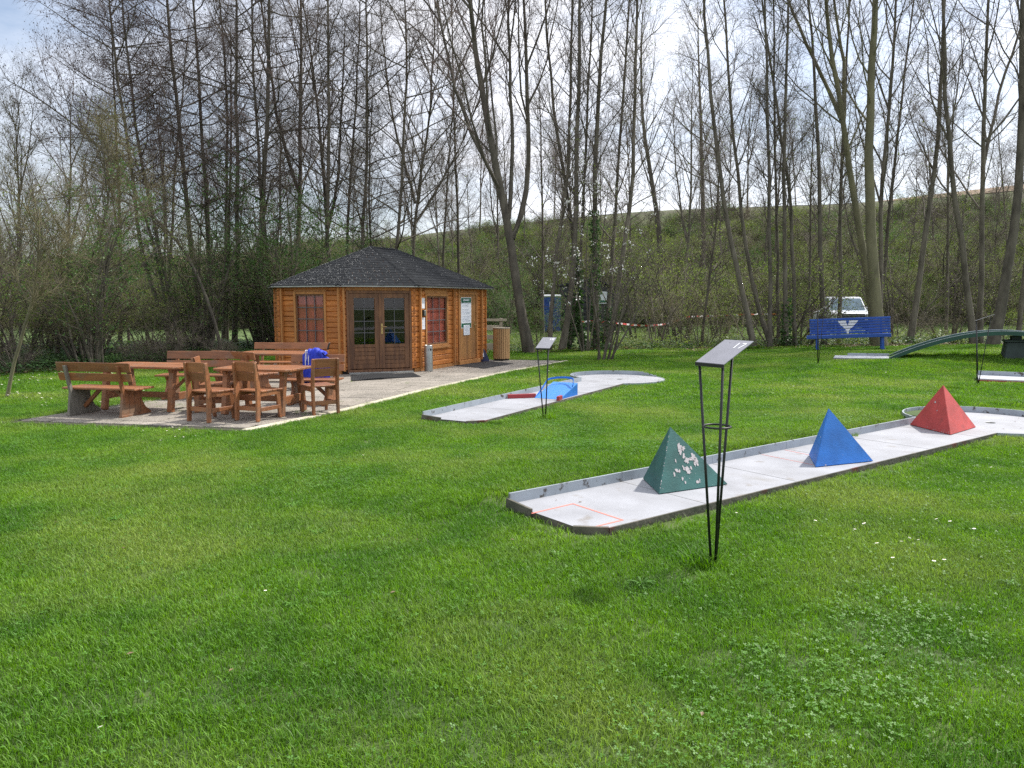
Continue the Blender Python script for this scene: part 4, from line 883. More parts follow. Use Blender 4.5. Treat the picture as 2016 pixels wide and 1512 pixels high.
# ------------------------------------------------------------------ miniature golf lanes
FLZ = .042
def lane(name, cfg, outline, label, holeu, holev, gap, bh=.085):
    o, d = np.array(cfg['o']), np.array(cfg['d']); n = np.array([-d[1], d[0]]); wd = cfg['w']
    W = lambda u, v: o+d*u+n*v
    c = W(cfg['u0'], 0); e = empty(name, (*arr(c), 0), 0, label, 'golf lane'); off = (*arr(c), 0)
    u0 = cfg['u0']; ch = .28
    fl = [(u, v) for u, v in outline]; fl = [(u0+ch*.8, -wd/2)]+fl[1:-1]+[(u0, wd/2)]+[(u0+.0, wd/2-.30)]   # chamfered start corner
    fl = [(u0+.17, -wd/2)]+[q for q in outline[1:-1]]+[(u0, wd/2), (u0, -wd/2+.17)]
    MB().prism(fl, lambda u, v: (*W(u, v), -.12), lambda u, v: (*W(u, v), FLZ)).build('floor', M['concrete'], e, off=off).data.materials.append(M['edge'])
    f = e.children[-1].data
    for p in f.polygons:
        if abs(p.normal.z) < .5: p.material_index = 1
    # joints between the floor panels
    for u in np.arange(u0+1.25, cfg['u1']-1.5, 1.25):
        a, b = W(u, -wd/2+.01), W(u, wd/2-.02); MB().bar((*a, FLZ+.0008), (*b, FLZ+.0008), .0022, .0016).build('panel_joint', M['edge'], e, off=off)
    # upright zinc border: left side, round end
    cu = cfg['u1']-cfg['r']; th0 = math.asin(wd/2/cfg['r'])
    segs = [[(u0, wd/2)]+[(u, wd/2) for u in np.arange(u0+1.25, cu-.8, 1.25)]+[(cu-cfg['r']*math.cos(th0), wd/2)]]
    for a, b in zip(segs[0][:-1], segs[0][1:]):
        p, q = W(*a), W(*b); dd = (q-p)/np.linalg.norm(q-p); p = p+dd*.002; q = q-dd*.002
        MB().bar((*p, FLZ+bh/2-.02), (*q, FLZ+bh/2-.02), .018, bh+.04).build('border', M['border'], e, off=off)
    a0, a1 = PI-th0, -PI+th0+.0; K = 40; pts = [(cu+cfg['r']*math.cos(a0+(a1-a0)*k/K), cfg['r']*math.sin(a0+(a1-a0)*k/K)) for k in range(K+1)]
    hcut = K
    mb = MB()
    for k in range(hcut):
        (ua, va), (ub, vb) = pts[k], pts[k+1]; lowk = 1 if k < K*.52 else max(.0, 1-(k-K*.52)/(K*.12))
        top = FLZ+bh*lowk-.004 if lowk > 0 else FLZ+.006
        r0, r1 = 1, 1+.016/cfg['r']
        A = [W(ua, va), W(ub, vb), W(cu+(ub-cu)*r1, vb*r1), W(cu+(ua-cu)*r1, va*r1)]
        mb.poly([(*q, FLZ-.05) for q in A]+[(*q, top) for q in A], [(3, 2, 1, 0), (4, 5, 6, 7), (0, 1, 5, 4), (1, 2, 6, 5), (2, 3, 7, 6), (3, 0, 4, 7)])
    mb.build('end_border', M['border'], e, off=off)
    # low edging: near side and the two stubs at the start
    a, b = W(u0+.17, -wd/2-.008), W(cu-cfg['r']*math.cos(th0), -wd/2-.008); MB().bar((*a, FLZ-.04), (*b, FLZ-.04), .016, .085).build('edging', M['edge'], e, off=off)
    a, b = W(u0+.17, -wd/2-.006), W(u0-.012, -wd/2+.17); MB().bar((*a, FLZ-.035), (*b, FLZ-.035), .03, .085).build('edging', M['edge'], e, off=off)
    a, b = W(u0-.012, wd/2+.01), W(u0-.012, wd/2-.30); MB().bar((*a, FLZ+.008), (*b, FLZ-.012), .022, .075).build('edging', M['edge'], e, off=off)
    hc_ = W(holeu, holev); mb = MB(); mb.poly([(hc_[0]+.055*math.cos(k*PI/10), hc_[1]+.055*math.sin(k*PI/10), FLZ+.0022) for k in range(20)], [tuple(range(20))]); mb.build('hole', M['dark'], e, off=off, fixn=False)
    mb = MB(); mb.tube([(hc_[0]+.057*math.cos(k*PI/10), hc_[1]+.057*math.sin(k*PI/10), FLZ+.001) for k in range(20)], .004, 5, closed=True); mb.build('hole_rim', M['steel'], e, off=off)
    return e, W, off
e1, W1, off1 = lane('golf_lane', L1, LP1, 'nearest pale golf lane, with three coloured pyramids standing on it', 11.08, -.10, .3)
# red start field and lines
def line(e, off, W, pts, w_, m='redline'):
    for a, b in zip(pts[:-1], pts[1:]): MB().bar((*W(*a), FLZ+.0012), (*W(*b), FLZ+.0012), w_, .0022).build('painted_line', M[m], e, off=off)
def uv(P_, cfg):
    d = np.array(cfg['d']); n = np.array([-d[1], d[0]]); q = P_[:2]-np.array(cfg['o']); return (q@d, q@n)
q = [uv(G(px, py, FLZ), L1) for px, py in ((1047, 1011), (1128, 992), (1226, 1024), (1168, 1038))]
line(e1, off1, W1, q, .016)
line(e1, off1, W1, [uv(G(1500, 895, FLZ), L1), uv(G(1600, 915, FLZ), L1)], .006); line(e1, off1, W1, [uv(G(1545, 886, FLZ), L1), uv(G(1604, 898, FLZ), L1)], .008)
def pyramid(label, base, apex, m, chips):
    c = np.mean(base, 0); e = empty('pyramid_obstacle', (*arr(c), FLZ), 0, label, 'pyramid', 'painted pyramids on the nearest lane'); off = (*arr(c), FLZ)
    b3 = [Vector((*q, FLZ+.004)) for q in base]; ap = Vector(apex)
    mb = MB(); mb.poly(b3+[ap], [(2, 1, 0), (0, 1, 3), (1, 2, 3), (2, 0, 3)]); body = mb.build('body', m, e, off=off, bevel=.006)
    # flaked paint: irregular flat flecks lying on the faces
    V = []; F_ = []
    for (fi, a, b, s_, el) in chips:
        A, B = (b3[fi], b3[(fi+1) % 3]); n_ = (B-A).cross(ap-A).normalized(); cen = (b3[0]+b3[1]+b3[2]+ap)/4
        if n_.dot((A+B+ap)/3-cen) < 0: n_ = -n_
        P_ = A+(B-A)*a+(ap-(A+B)/2)*b; tx = (B-A).normalized(); ty = n_.cross(tx); k = len(V); nn_ = 19
        for j in range(nn_):
            an = 2*PI*j/nn_; r_ = s_*rr.uniform(.40, 1.05)*(1.25 if rr.random() < .18 else 1); V.append(P_+tx*(r_*math.cos(an))+ty*(r_*el*math.sin(an))+n_*.0025)
        F_.append(tuple(range(k, k+nn_)))
    if V:
        me = bpy.data.meshes.new('flaked_paint'); me.from_pydata([tuple(v-Vector(off)) for v in V], [], F_); tag(obj('flaked_paint', me, M['undercoat'], e), kind='stuff')
    return e
M['undercoat'] = mat('undercoat', (0.50, 0.46, 0.47), 0.7, var=.12, scale=30)
crumbs = [(0, rr.uniform(.05, .9), rr.uniform(.02, .8), rr.uniform(.0012, .0042), 1) for _ in range(34)]
crumbs = [c for c in crumbs if c[2]/2 < c[1] < 1-c[2]/2]
edge = [(0, t/2+.004, t, rr.uniform(.0015, .004), 1.6) for t in [rr.uniform(.05, .95) for _ in range(22)]]
gchips = [(0, .515, .655, .030, 1.2), (0, .555, .63, .030, .9), (0, .50, .585, .019, 1.8), (0, .525, .515, .020, 1.5), (0, .545, .445, .033, 1.0), (0, .60, .455, .026, .7), (0, .645, .475, .038, 1.15), (0, .665, .415, .032, 1.0), (0, .635, .375, .012, 2), (0, .67, .37, .011, 2),
          (0, .50, .32, .030, .9), (0, .505, .27, .026, 1.0), (0, .46, .33, .014, 1.8), (0, .56, .33, .013, 1.9), (0, .355, .315, .024, .9), (0, .385, .30, .016, 1), (0, .30, .26, .012, 1.9), (0, .39, .18, .013, 1.6), (0, .41, .12, .012, 1.3), (0, .58, .10, .026, .7), (0, .615, .125, .010, 1.5), (0, .39, .46, .010, 2.2)]
pyramid('chipped dark green pyramid on the near end of the lane', [(1.22, 6.26), (1.90, 6.61), (1.18, 6.82)], (1.372, 6.60, .565), M['greenpaint'], gchips+crumbs+edge)
pyramid('bright blue pyramid in the middle of the lane', [(2.93, 7.30), (3.63, 7.585), (3.09, 7.89)], (3.14, 7.56, .592), M['bluepaint'], [(0, .17, .02, .014, .5), (0, .9, .03, .006, 1), (0, .85, .04, .004, 1), (0, .5, .16, .004, 1), (0, .22, .5, .005, 1)])
pyramid('red pyramid farthest along the lane near its hole', [(5.25, 9.09), (5.90, 9.66), (5.15, 9.86)], (5.36, 9.51, .61), M['redpaint'], [(2, .45, .60, .020, .8), (2, .55, .43, .009, 1)]+[(2, rr.uniform(.45, .95), rr.uniform(.01, .07), rr.uniform(.003, .009), .7) for _ in range(12)]+[(0, rr.uniform(.3, .9), rr.uniform(.01, .1), .004, 1) for _ in range(5)])
e2, W2, off2 = lane('golf_lane', L2, LP2, 'pale golf lane beside the terrace, with a blue ramp on it', 14.80, -.10, .3)
# blue ramp with its loop rail and red guides
re = empty('ramp_obstacle', (*arr(W2(11.7, -.2)), FLZ), 0, 'bright blue ramp with a rounded rail and red guides on the lane by the terrace', 'ramp'); ro = (*arr(W2(11.7, -.2)), FLZ)
ra, rb, rv0, rv1, rh = 11.26, 11.98, -.40, .06, .205
def wz(u, v, z): p = W2(u, v); return (p[0], p[1], FLZ+z)
MB().poly([wz(ra, rv0, .004), wz(ra, rv1, .004), wz(rb, rv1, rh), wz(rb, rv0, rh), wz(rb, rv1, rh-.02), wz(rb, rv0, rh-.02), wz(ra+.05, rv0, .001), wz(ra+.05, rv1, .001)], [(0, 3, 2, 1), (3, 5, 4, 2), (5, 6, 7, 4), (0, 1, 7, 6), (0, 6, 5, 3), (1, 2, 4, 7)]).build('deck', M['rampblue'], re, off=ro)
for v in (rv0+.0, rv1-.012):
    MB().poly([wz(ra+.06, v, .002), wz(rb-.001, v, .002), wz(rb-.001, v, rh-.021), wz(ra+.06, v, .0045), wz(ra+.06, v+.012, .002), wz(rb-.001, v+.012, .002), wz(rb-.001, v+.012, rh-.021), wz(ra+.06, v+.012, .0045)], [(0, 1, 2, 3), (7, 6, 5, 4), (0, 4, 5, 1), (1, 5, 6, 2), (2, 6, 7, 3), (3, 7, 4, 0)]).build('side_plate', M['bluepaint'], re, off=ro)
pl = []
for t in np.linspace(0, 1, 9): pl.append(Vector(wz(ra+.02+(rb-ra-.25)*t, rv1+.008, (rh*.80)*t+.012+.10*t**1.5)))
cu_, cv_, R_ = rb-.23, (rv0+rv1)/2, (rv1-rv0)/2+.008
for a in np.linspace(80, -90, 14): pl.append(Vector(wz(cu_+.235*math.cos(math.radians(a)), cv_+R_*math.sin(math.radians(a)), rh*.80+.112+.03*math.cos(math.radians(a))-(.0 if a > -60 else (-60-a)/30*.09))))
for i in range(len(pl)-1): pass
mb = MB()
for a, b in zip(pl[:-1], pl[1:]):
    hh = Vector((0, 0, .032)); k = [a, b, b-hh, a-hh]; nn_ = (b-a).cross(hh).normalized()*.010; mb.poly([q for q in k]+[q+nn_ for q in k], [(0, 1, 2, 3), (7, 6, 5, 4), (0, 4, 5, 1), (2, 6, 7, 3)])
mb.build('rail', M['bluepaint'], re, off=ro)
for (ua, va, ub, vb) in ((10.98, .41, 11.32, rv1+.01), (11.12, -.43, 11.32, rv0)):
    a, b = wz(ua, va, .035), wz(ub, vb, .035); MB().bar(a, b, .045, .068).build('guide', M['redpaint2'], re, off=ro, bevel=.004)
# lane at the right edge, seen from its side
zz0 = hz(9.6, 15.4); e = empty('golf_lane', (9.38, 15.42, zz0), math.radians(-31), 'low golf lane entering at the right edge, its side board painted red and dark blue', 'golf lane')
MB().box(0, 8, 0, .88, -.10, .070).build('floor', M['zinc'], e)
for a, b in ((0, 1.8), (1.804, 3.7), (3.704, 5.6), (5.604, 8)): MB().box(a, b, .882, .90, -.05, .16).build('border', M['border'], e)
MB().box(0, .95, -.022, -.002, -.08, .045).build('side_board', M['redpaint2'], e); MB().box(.953, 8, -.022, -.002, -.08, .045).build('side_board', M['navy'], e)
MB().box(-.02, -.002, 0, .9, -.05, .10).build('border', M['border'], e)
# humped lane
AR = math.radians(-25); za = hz(8.15, 19.5)+.01; ze = hz(12.0, 17.7)
e = empty('arched_golf_lane', (8.15, 19.46, za), AR, 'dark green humped golf lane rising over a dull green block at the right', 'golf lane'); e.rotation_euler = (0, -math.atan((ze-za)/4.2)*.8, AR)
MB().box(0, 1.28, 0, .9, -.10, .055).build('floor', M['zinc'], e)
MB().box(.30, 1.28, .902, .92, -.06, .12).build('border', M['border'], e)
MB().box(0, 1.28, -.02, -.002, -.06, .036).build('edging', M['edge'], e)
xa0, xa1, hp, KN = 1.26, 6.05, .66, 30
XS = [xa0+(xa1-xa0)*k/KN for k in range(KN+1)]; ZS = [.032+(hp*math.sin(PI*k/KN)**.9 if 0 < k < KN else 0) for k in range(KN+1)]
mb = MB()
mb.poly([(x, .021, z-.03) for x, z in zip(XS, ZS)]+[(x, .879, z-.03) for x, z in zip(XS, ZS)]+[(x, .879, z-.05) for x, z in zip(XS, ZS)]+[(x, .021, z-.05) for x, z in zip(XS, ZS)],
        [f for k in range(KN) for n_ in (KN+1,) for f in ((k, k+1, n_+k+1, n_+k), (n_+k, n_+k+1, 2*n_+k+1, 2*n_+k), (2*n_+k, 2*n_+k+1, 3*n_+k+1, 3*n_+k), (3*n_+k, 3*n_+k+1, k+1, k))])
mb.build('deck', M['zinc'], e)
for yy in (0.0, .88):
    mb = MB(); T_ = [min(.062, .035+k*.02, .035+(KN-k)*.02) for k in range(KN+1)]
    up = [(x, z+.03) for x, z in zip(XS, ZS)]; lo = [(x, max(-.06, z-t)) for x, z, t in zip(XS, ZS, T_)]; n_ = KN+1
    V_ = [(x, yy, z) for x, z in up]+[(x, yy, z) for x, z in lo]+[(x, yy+.02, z) for x, z in up]+[(x, yy+.02, z) for x, z in lo]
    mb.poly(V_, [f for k in range(KN) for f in ((k, k+1, n_+k+1, n_+k), (3*n_+k, 3*n_+k+1, 2*n_+k+1, 2*n_+k), (k, 2*n_+k, 2*n_+k+1, k+1), (n_+k, n_+k+1, 3*n_+k+1, 3*n_+k))])
    mb.build('side_board', M['archgreen'], e)
    MB().poly([(x, yy-.004, z+.031) for x, z in zip(XS, ZS)]+[(x, yy+.024, z+.031) for x, z in zip(XS, ZS)]+[(x, yy+.024, z+.040) for x, z in zip(XS, ZS)]+[(x, yy-.004, z+.040) for x, z in zip(XS, ZS)],
        [f for k in range(KN) for f in ((k, k+1, n_+k+1, n_+k), (n_+k, n_+k+1, 2*n_+k+1, 2*n_+k), (2*n_+k, 2*n_+k+1, 3*n_+k+1, 3*n_+k), (3*n_+k, 3*n_+k+1, k+1, k))]).build('edge_strip', M['border'], e)
xc = 3.95
MB().prism([(xc-.29, -.12), (xc+.29, -.12), (xc+.21, .46), (xc-.21, .46)], lambda x, z: (x, .10+.10*(z/.5), z), lambda x, z: (x, .82-.10*(z/.5), z)).build('support_block', M['dullgreen'], e, bevel=.02)
MB().box(xc-.25, xc+.25, .16, .76, .462, .505).build('block_cap', M['dullgreen'], e, bevel=.01)
MB().box(xc-.10, xc+.10, .3, .6, .506, .60).build('bracket', M['dullgreen'], e)
# ------------------------------------------------------------------ score stands
def stand(base, e1v, e2v, zf, zb, wf, db, label, ring=None, num=None, rod=.0068):
    bx, by = base; bz = hz(bx, by)
    e = empty('score_stand', (bx, by, bz), 0, label, 'stand', 'black wire score stands on the lawn')
    e1v = Vector((*e1v, 0)).normalized(); e2v = Vector((*e2v, 0)).normalized(); c = Vector((0, 0, 0))
    fr = -e2v*(db*.35); FL = fr-e1v*(wf/2)+Vector((0, 0, zf)); FR = fr+e1v*(wf/2)+Vector((0, 0, zf)); BL = FL+e2v*db+Vector((0, 0, zb-zf)); BR = FR+e2v*db+Vector((0, 0, zb-zf))
    tops = [FL+e1v*.012+e2v*.012, FR-e1v*.012+e2v*.012, (BL+BR)/2-e2v*.05-Vector((0, 0, (zb-zf)*.3))]
    feet = [Vector((-.012, 0, -.06)), Vector((.006, -.01, -.06)), Vector((.010, .012, -.06))]
    for f, t in zip(feet, tops): MB().tube([f, t-Vector((0, 0, .004))], rod, 8).build('rod', M['black'], e, smooth=True)
    nn_ = e1v.cross((BR-FR)).normalized(); nn_ = nn_ if nn_.z > 0 else -nn_
    ex = e1v*.008
    MB().poly([FL-ex, FR+ex, BR+ex, BL-ex]+[p-nn_*.004 for p in (FL-ex, FR+ex, BR+ex, BL-ex)], [(0, 1, 2, 3), (7, 6, 5, 4), (0, 4, 5, 1), (1, 5, 6, 2), (2, 6, 7, 3), (3, 7, 4, 0)]).build('plate', M['plate'], e)
    MB().bar(FL-ex-e2v*.004-Vector((0, 0, .012)), FR+ex-e2v*.004-Vector((0, 0, .012)), .007, .022).build('front_lip', M['black'], e, bevel=.003)
    if ring:
        f_ = ring/zf; cs = [feet[i].lerp(tops[i], f_) for i in range(3)]; cc = (cs[0]+cs[1]+cs[2])/3; R_ = .082
        MB().tube([cc+Vector((R_*math.cos(k*PI/16), R_*math.sin(k*PI/16), 0)) for k in range(32)], .0065, 8, closed=True).build('ring', M['black'], e, smooth=True)
        mb = MB()
    if num:
        up = (BR-FR).normalized(); s_ = wf*.115; o_ = BR-up*(s_*3.9)-e1v*(s_*3.4)+nn_*.0012
        segs = {'1': [((.45, 0), (.45, 2.6))], '7': [((0, 2.4), (1.25, 2.4)), ((1.15, 2.3), (.45, 0))], '8': [((.1, .15), (1.1, .15)), ((.1, 1.3), (1.1, 1.3)), ((.1, 2.45), (1.1, 2.45)), ((.1, 0), (.1, 2.6)), ((1.1, 0), (1.1, 2.6))]}
        x = 0
        for chx in num:
            mb = MB()
            for a, b in segs[chx]: mb.bar(o_+e1v*((x+a[0])*s_)+up*(a[1]*s_), o_+e1v*((x+b[0])*s_)+up*(b[1]*s_), .36*s_, .0012, up=nn_)
            mb.build('digit', M['white'], e, fixn=True); x += 1.55
    return e
stand((1.262, 4.66), (.11, -.18), (.2, .12), 1.275, 1.405, .215, .245, 'nearest black wire stand with a ring and the number 17 on its plate', ring=.88, num='17', rod=.0085)
stand((.455, 10.58), (.175, -.06), (.09, .2), 1.00, 1.135, .185, .27, 'black wire stand on the lawn in front of the blue ramp, tilted plate numbered 18', num='18', rod=.0085)
sx_, sy_ = G(1611, 709, .12)[:2]; stand((sx_*.93, sy_*.93), (.37, .93), (.93, -.37), 1.27, 1.40, .18, .20, 'thin black wire stand on the lawn in front of the blue bench', rod=.0075)
sx_, sy_ = G(1925, 757, .03)[:2]; stand((sx_, sy_), (.53, .85), (.85, -.53), 1.24, 1.36, .21, .30, 'black wire stand at the right, seen edge on, by the lane entering the frame', rod=.008)
# ------------------------------------------------------------------ blue bench
bx, by, br = 9.98, 22.75, math.radians(-20); bz = hz(bx, by)
e = empty('slatted_bench', (bx, by, bz), br, 'long blue slatted bench with a white winged emblem on its back, before the trees', 'bench')
BLh = 1.13; e.rotation_euler = (0, -.05, br)
def bs(name, x0, x1, y0, y1, z0, z1, m='benchblue', par=e, bev=.006): return MB().box(x0, x1, y0, y1, z0, z1).build(name, M[m], par, bevel=bev)
nsl = 6; zt = .94
for i in range(nsl):
    z1 = zt-i*.079; y = .20+.010*(nsl-i)*1.1
    bs('back_slat', -BLh+.05, BLh, y, y+.03, z1-.066, z1)
for i in range(4): bs('seat_slat', -BLh-.05, BLh-.03, -.22+i*.095, -.22+i*.095+.085, .435+.004*i*0, .462)
bs('front_rail', -BLh-.05, BLh-.03, -.245, -.222, .365, .462)
for s in (-1, 1):
    x = s*.88
    bs('leg', x-.04, x+.04, -.20, -.12, -.08, .434); bs('leg', x-.04, x+.04, .12, .19, -.08, .434)
    MB().bar((x, .245, .40), (x, .30, .90), .06, .04, up=(0, 1, 0)).build('back_support', M['benchblue'], e, bevel=.004)
    bs('foot_bolt', x+.045, x+.075, -.17, -.10, -.01, .05, 'steel')
u_ = .001755; cxE = (908-920)*u_
rows = [[(755, 882, 770, 885), (932, 1068, 925, 1052)], [(775, 892, 808, 905), (920, 1042, 912, 1005)], [(822, 1005, 852, 965)], [(868, 943, 880, 932)], [(884, 928, 896, 918)]]
for i, row in enumerate(rows):
    z1 = zt-(i+1)*.079+.0; z1 = zt-(i)*.079-.079; y = .20+.010*(nsl-i-1)*1.1
    for (a, b, c_, d_) in row:
        X = lambda px: (px-920)*u_
        MB().prism([(X(a), z1-.002), (X(c_), z1-.064), (X(d_), z1-.064), (X(b), z1-.002)], lambda x, z: (x, y-.0025, z), lambda x, z: (x, y-.0005, z)).build('emblem_stripe', M['white'], e)
# ------------------------------------------------------------------ far things across the meadow
p = D(1087, 652, 43.5); gz = hz(p[0], 43.5); e = empty('portable_toilet', (p[0], 43.5, gz), math.radians(-4), 'blue portable toilet with white roof behind the thin trunks, left of the dark shed', 'portable toilet')
MB().box(-.46, .46, -.46, .46, .08, 2.0).build('cabin', M['pottyblue'], e, bevel=.03); MB().box(-.5, .5, -.5, .5, 2.0, 2.14).build('roof', M['white'], e, bevel=.05)
dd = MB().box(-.36, .36, -.49, -.462, .15, 1.9).build('door', M['pottyblue'], e, bevel=.01); MB().box(-.14, .10, -.505, -.4905, 1.45, 1.75).build('notice', M['paper'], dd)
MB().box(.26, .31, -.52, -.491, .95, 1.1).build('handle', M['steel'], dd)
MB().box(-.5, .5, -.52, .5, 0, .08).build('skid', M['steel'], e); MB().box(-.30, -.22, -.475, -.461, 1.2, 1.7).build('vent', M['paper'], e)
x0, x1 = D(1108, 600, 43)[0], D(1172, 600, 43)[0]; x2 = D(1216, 600, 43)[0]; gz = hz(x1, 43)
e = empty('dark_shed', (x1, 43, gz), 0, 'dark boarded shed with a white notice on its gable, half hidden by ivied trunks', 'shed')
zE, zR = 2.35, 2.95; wv = x2-x1
body = MB()
body.poly([(x0-x1, .6, 0), (0, 0, 0), (wv, .5, 0), (wv, 3.2, 0), (x0-x1, 3.2, 0), (x0-x1, .6, zR-.35), (0, 0, zR-.0), (wv, .5, zE), (wv, 3.2, zE), (x0-x1, 3.2, zR-.35)],
          [(0, 1, 6, 5), (1, 2, 7, 6), (2, 3, 8, 7), (3, 4, 9, 8), (4, 0, 5, 9), (5, 6, 7, 8, 9), (4, 3, 2, 1, 0)]).build('wall', M['shed'], e)
MB().poly([(x0-x1-.1, .45, zR-.33), (0, -.15, zR+.02), (wv+.15, .4, zE+.0), (wv+.15, 3.4, zE+.0), (x0-x1-.1, 3.4, zR-.33), (x0-x1-.1, .45, zR-.25), (0, -.15, zR+.10), (wv+.15, .4, zE+.08), (wv+.15, 3.4, zE+.08), (x0-x1-.1, 3.4, zR-.25)], [(0, 1, 6, 5), (1, 2, 7, 6), (2, 3, 8, 7), (3, 4, 9, 8), (4, 0, 5, 9), (5, 6, 7, 8, 9), (4, 3, 2, 1, 0)]).build('roof', M['shed'], e)
dl = Vector((x0-x1, .6, 0)); 
for i in range(7):
    z = .15+i*.33; MB().bar(Vector((-.03, -.012, z))+dl*.01, Vector((x0-x1+.03, .588, z)), .05, .20).build('board', M['shed'], e, bevel=.02)
dg = Vector((wv, .5, 0)); 
MB().poly([(wv*.13, .065-.04, 1.62), (wv*.52, .26-.04, 1.62), (wv*.55, .275-.04, 2.28), (wv*.13, .065-.04, 2.30), (wv*.13, .065-.02, 1.62), (wv*.52, .26-.02, 1.62), (wv*.55, .275-.02, 2.28), (wv*.13, .065-.02, 2.30)], [(0, 1, 2, 3), (7, 6, 5, 4), (0, 4, 5, 1), (1, 5, 6, 2), (2, 6, 7, 3), (3, 7, 4, 0)]).build('notice_board', M['paper'], e)
MB().box(wv*.22, wv*.48, .06, .075, 1.68, 1.80, X=lambda a, b, c: (a, a*.5/wv-.055, c) if b < .07 else (a, a*.5/wv-.045, c)).build('green_print', M['signgreen'], e)
MB().box(x0-x1-.4, wv+.2, -.5, .0, -.02, .09).build('sill_slab', M['palewood'], e)
# barrier tape strung between the trunks
tp = [(1122, 637, 30), (1160, 632, 30), (1178, 634, 29.5), (1200, 634, 29.5), (1230, 638, 30), (1262, 641, 31), (1285, 641, 31.5), (1310, 638, 32), (1335, 631, 32), (1355, 624, 32), (1380, 622.5, 32.5), (1420, 621, 33), (1466, 619, 33), (1500, 618, 33.5), (1530, 618, 33.5)]
PT = [Vector(D(*q)) for q in tp]; PL = []
for i in range(len(PT)-1):
    for k in range(6): PL.append(PT[i].lerp(PT[i+1], k/6))
PL.append(PT[-1]); V = []; Fq = []; LN = []; ln = 0
for i, p_ in enumerate(PL):
    if i: ln += (p_-PL[i-1]).length
    tw = .55*math.sin(i*.35); V += [tuple(p_+Vector((0, math.sin(tw)*.035, math.cos(tw)*.035))), tuple(p_-Vector((0, math.sin(tw)*.035, math.cos(tw)*.035)))]; LN += [ln/.55]*2
    if i: Fq.append((2*i-2, 2*i-1, 2*i+1, 2*i))
me = bpy.data.meshes.new('barrier_tape'); me.from_pydata(V, [], Fq); at_ = me.attributes.new('len', 'FLOAT', 'POINT'); at_.data.foreach_set('value', LN)
tag(obj('barrier_tape', me, M['tape']), 'red and white barrier tape strung between trunks in front of the meadow', 'tape')
for px, Y in ((1452, 33), (1462, 32.8)):
    a = D(px, 623, Y); zg = hz(a[0], Y); tag(MB().bar((0, 0, -.1), (.03, 0, a[2]-zg), .05, .05, up=(0, 1, 0)).build('stake', M['palewood'], None, loc=(a[0], Y, zg)), 'pale stake holding up the barrier tape, the %s of the pair' % ('left' if px == 1452 else 'right'), 'stake')
# white pickup truck
YC = 38.0; p = D(1657, 640, YC); gz = hz(p[0], YC); e = empty('pickup_truck', (p[0], YC, gz+.05), math.radians(-12), 'white pickup truck parked nose on behind the trunks, above the blue bench', 'truck')
hw = .92
def carprof(pts, w0, w1, name, m, bev=.04):
    return MB().prism(pts, lambda y, z: (-(w0 if z < 1.1 else w1)+0, y, z), lambda y, z: ((w0 if z < 1.1 else w1), y, z)).build(name, M[m], e, bevel=bev)
carprof([(-2.45, .48), (2.6, .48), (2.6, 1.05), (-1.2, 1.12), (-2.3, 1.02), (-2.5, .85)], hw, hw, 'body', 'carwhite', .07)
cab = MB(); Z0, Z1 = 1.05, 1.76
cab.poly([(-.88, -1.25, Z0), (.88, -1.25, Z0), (.88, 1.0, Z0), (-.88, 1.0, Z0), (-.70, -.55, Z1), (.70, -.55, Z1), (.72, .72, Z1), (-.72, .72, Z1)], [(3, 2, 1, 0), (4, 5, 6, 7), (0, 1, 5, 4), (1, 2, 6, 5), (2, 3, 7, 6), (3, 0, 4, 7)]).build('cab', M['carwhite'], e, bevel=.05)
MB().poly([(-.78, -1.235, 1.12), (.78, -1.235, 1.12), (.66, -.66, 1.68), (-.66, -.66, 1.68), (-.78, -1.215, 1.12), (.78, -1.215, 1.12), (.66, -.64, 1.68), (-.66, -.64, 1.68)], [(0, 1, 2, 3), (7, 6, 5, 4), (0, 4, 5, 1), (1, 5, 6, 2), (2, 6, 7, 3), (3, 7, 4, 0)]).build('windscreen', M['carglass'], e)
for s in (-1, 1):
    MB().poly([(s*.885, -.95, 1.14), (s*.885, .8, 1.14), (s*.745, .62, 1.66), (s*.745, -.55, 1.66), (s*.86, -.95, 1.14), (s*.86, .8, 1.14), (s*.72, .62, 1.66), (s*.72, -.55, 1.66)], [(0, 1, 2, 3), (7, 6, 5, 4), (0, 4, 5, 1), (1, 5, 6, 2), (2, 6, 7, 3), (3, 7, 4, 0)]).build('side_window', M['carglass'], e)
    MB().box(s*.98-.1, s*.98+.1, -1.05, -.93, 1.12, 1.32).build('mirror', M['carwhite'], e, bevel=.03)
    MB().box(s*.72-.19, s*.72+.19, -2.52, -2.40, .82, .98).build('headlight', M['steel'], e, bevel=.02)
    for yy in (-1.6, 1.6):
        wh = empty('wheel', (s*.80, yy, .36)); wh.parent = e
        mb = MB().lathe([(.36, -.11), (.36, .11), (.22, .115), (.22, -.115), (.36, -.11)], 24); mb.v = [(z, x, y) for x, y, z in mb.v]; mb.build('tyre', M['tyre'], wh)
        mb = MB().lathe([(.0, -.10), (.218, -.10), (.218, .10), (.0, .10)], 20); mb.v = [(z, x, y) for x, y, z in mb.v]; mb.build('rim', M['steel'], wh)
MB().box(-.50, .50, -2.53, -2.44, .68, .98).build('grille', M['black'], e, bevel=.02); MB().box(-.90, .90, -2.58, -2.46, .45, .64).build('bumper', M['dullgreen'], e, bevel=.03)
for i in range(3): MB().box(-.48, .48, -2.545, -2.532, .73+i*.085, .745+i*.085).build('grille_bar', M['steel'], e)
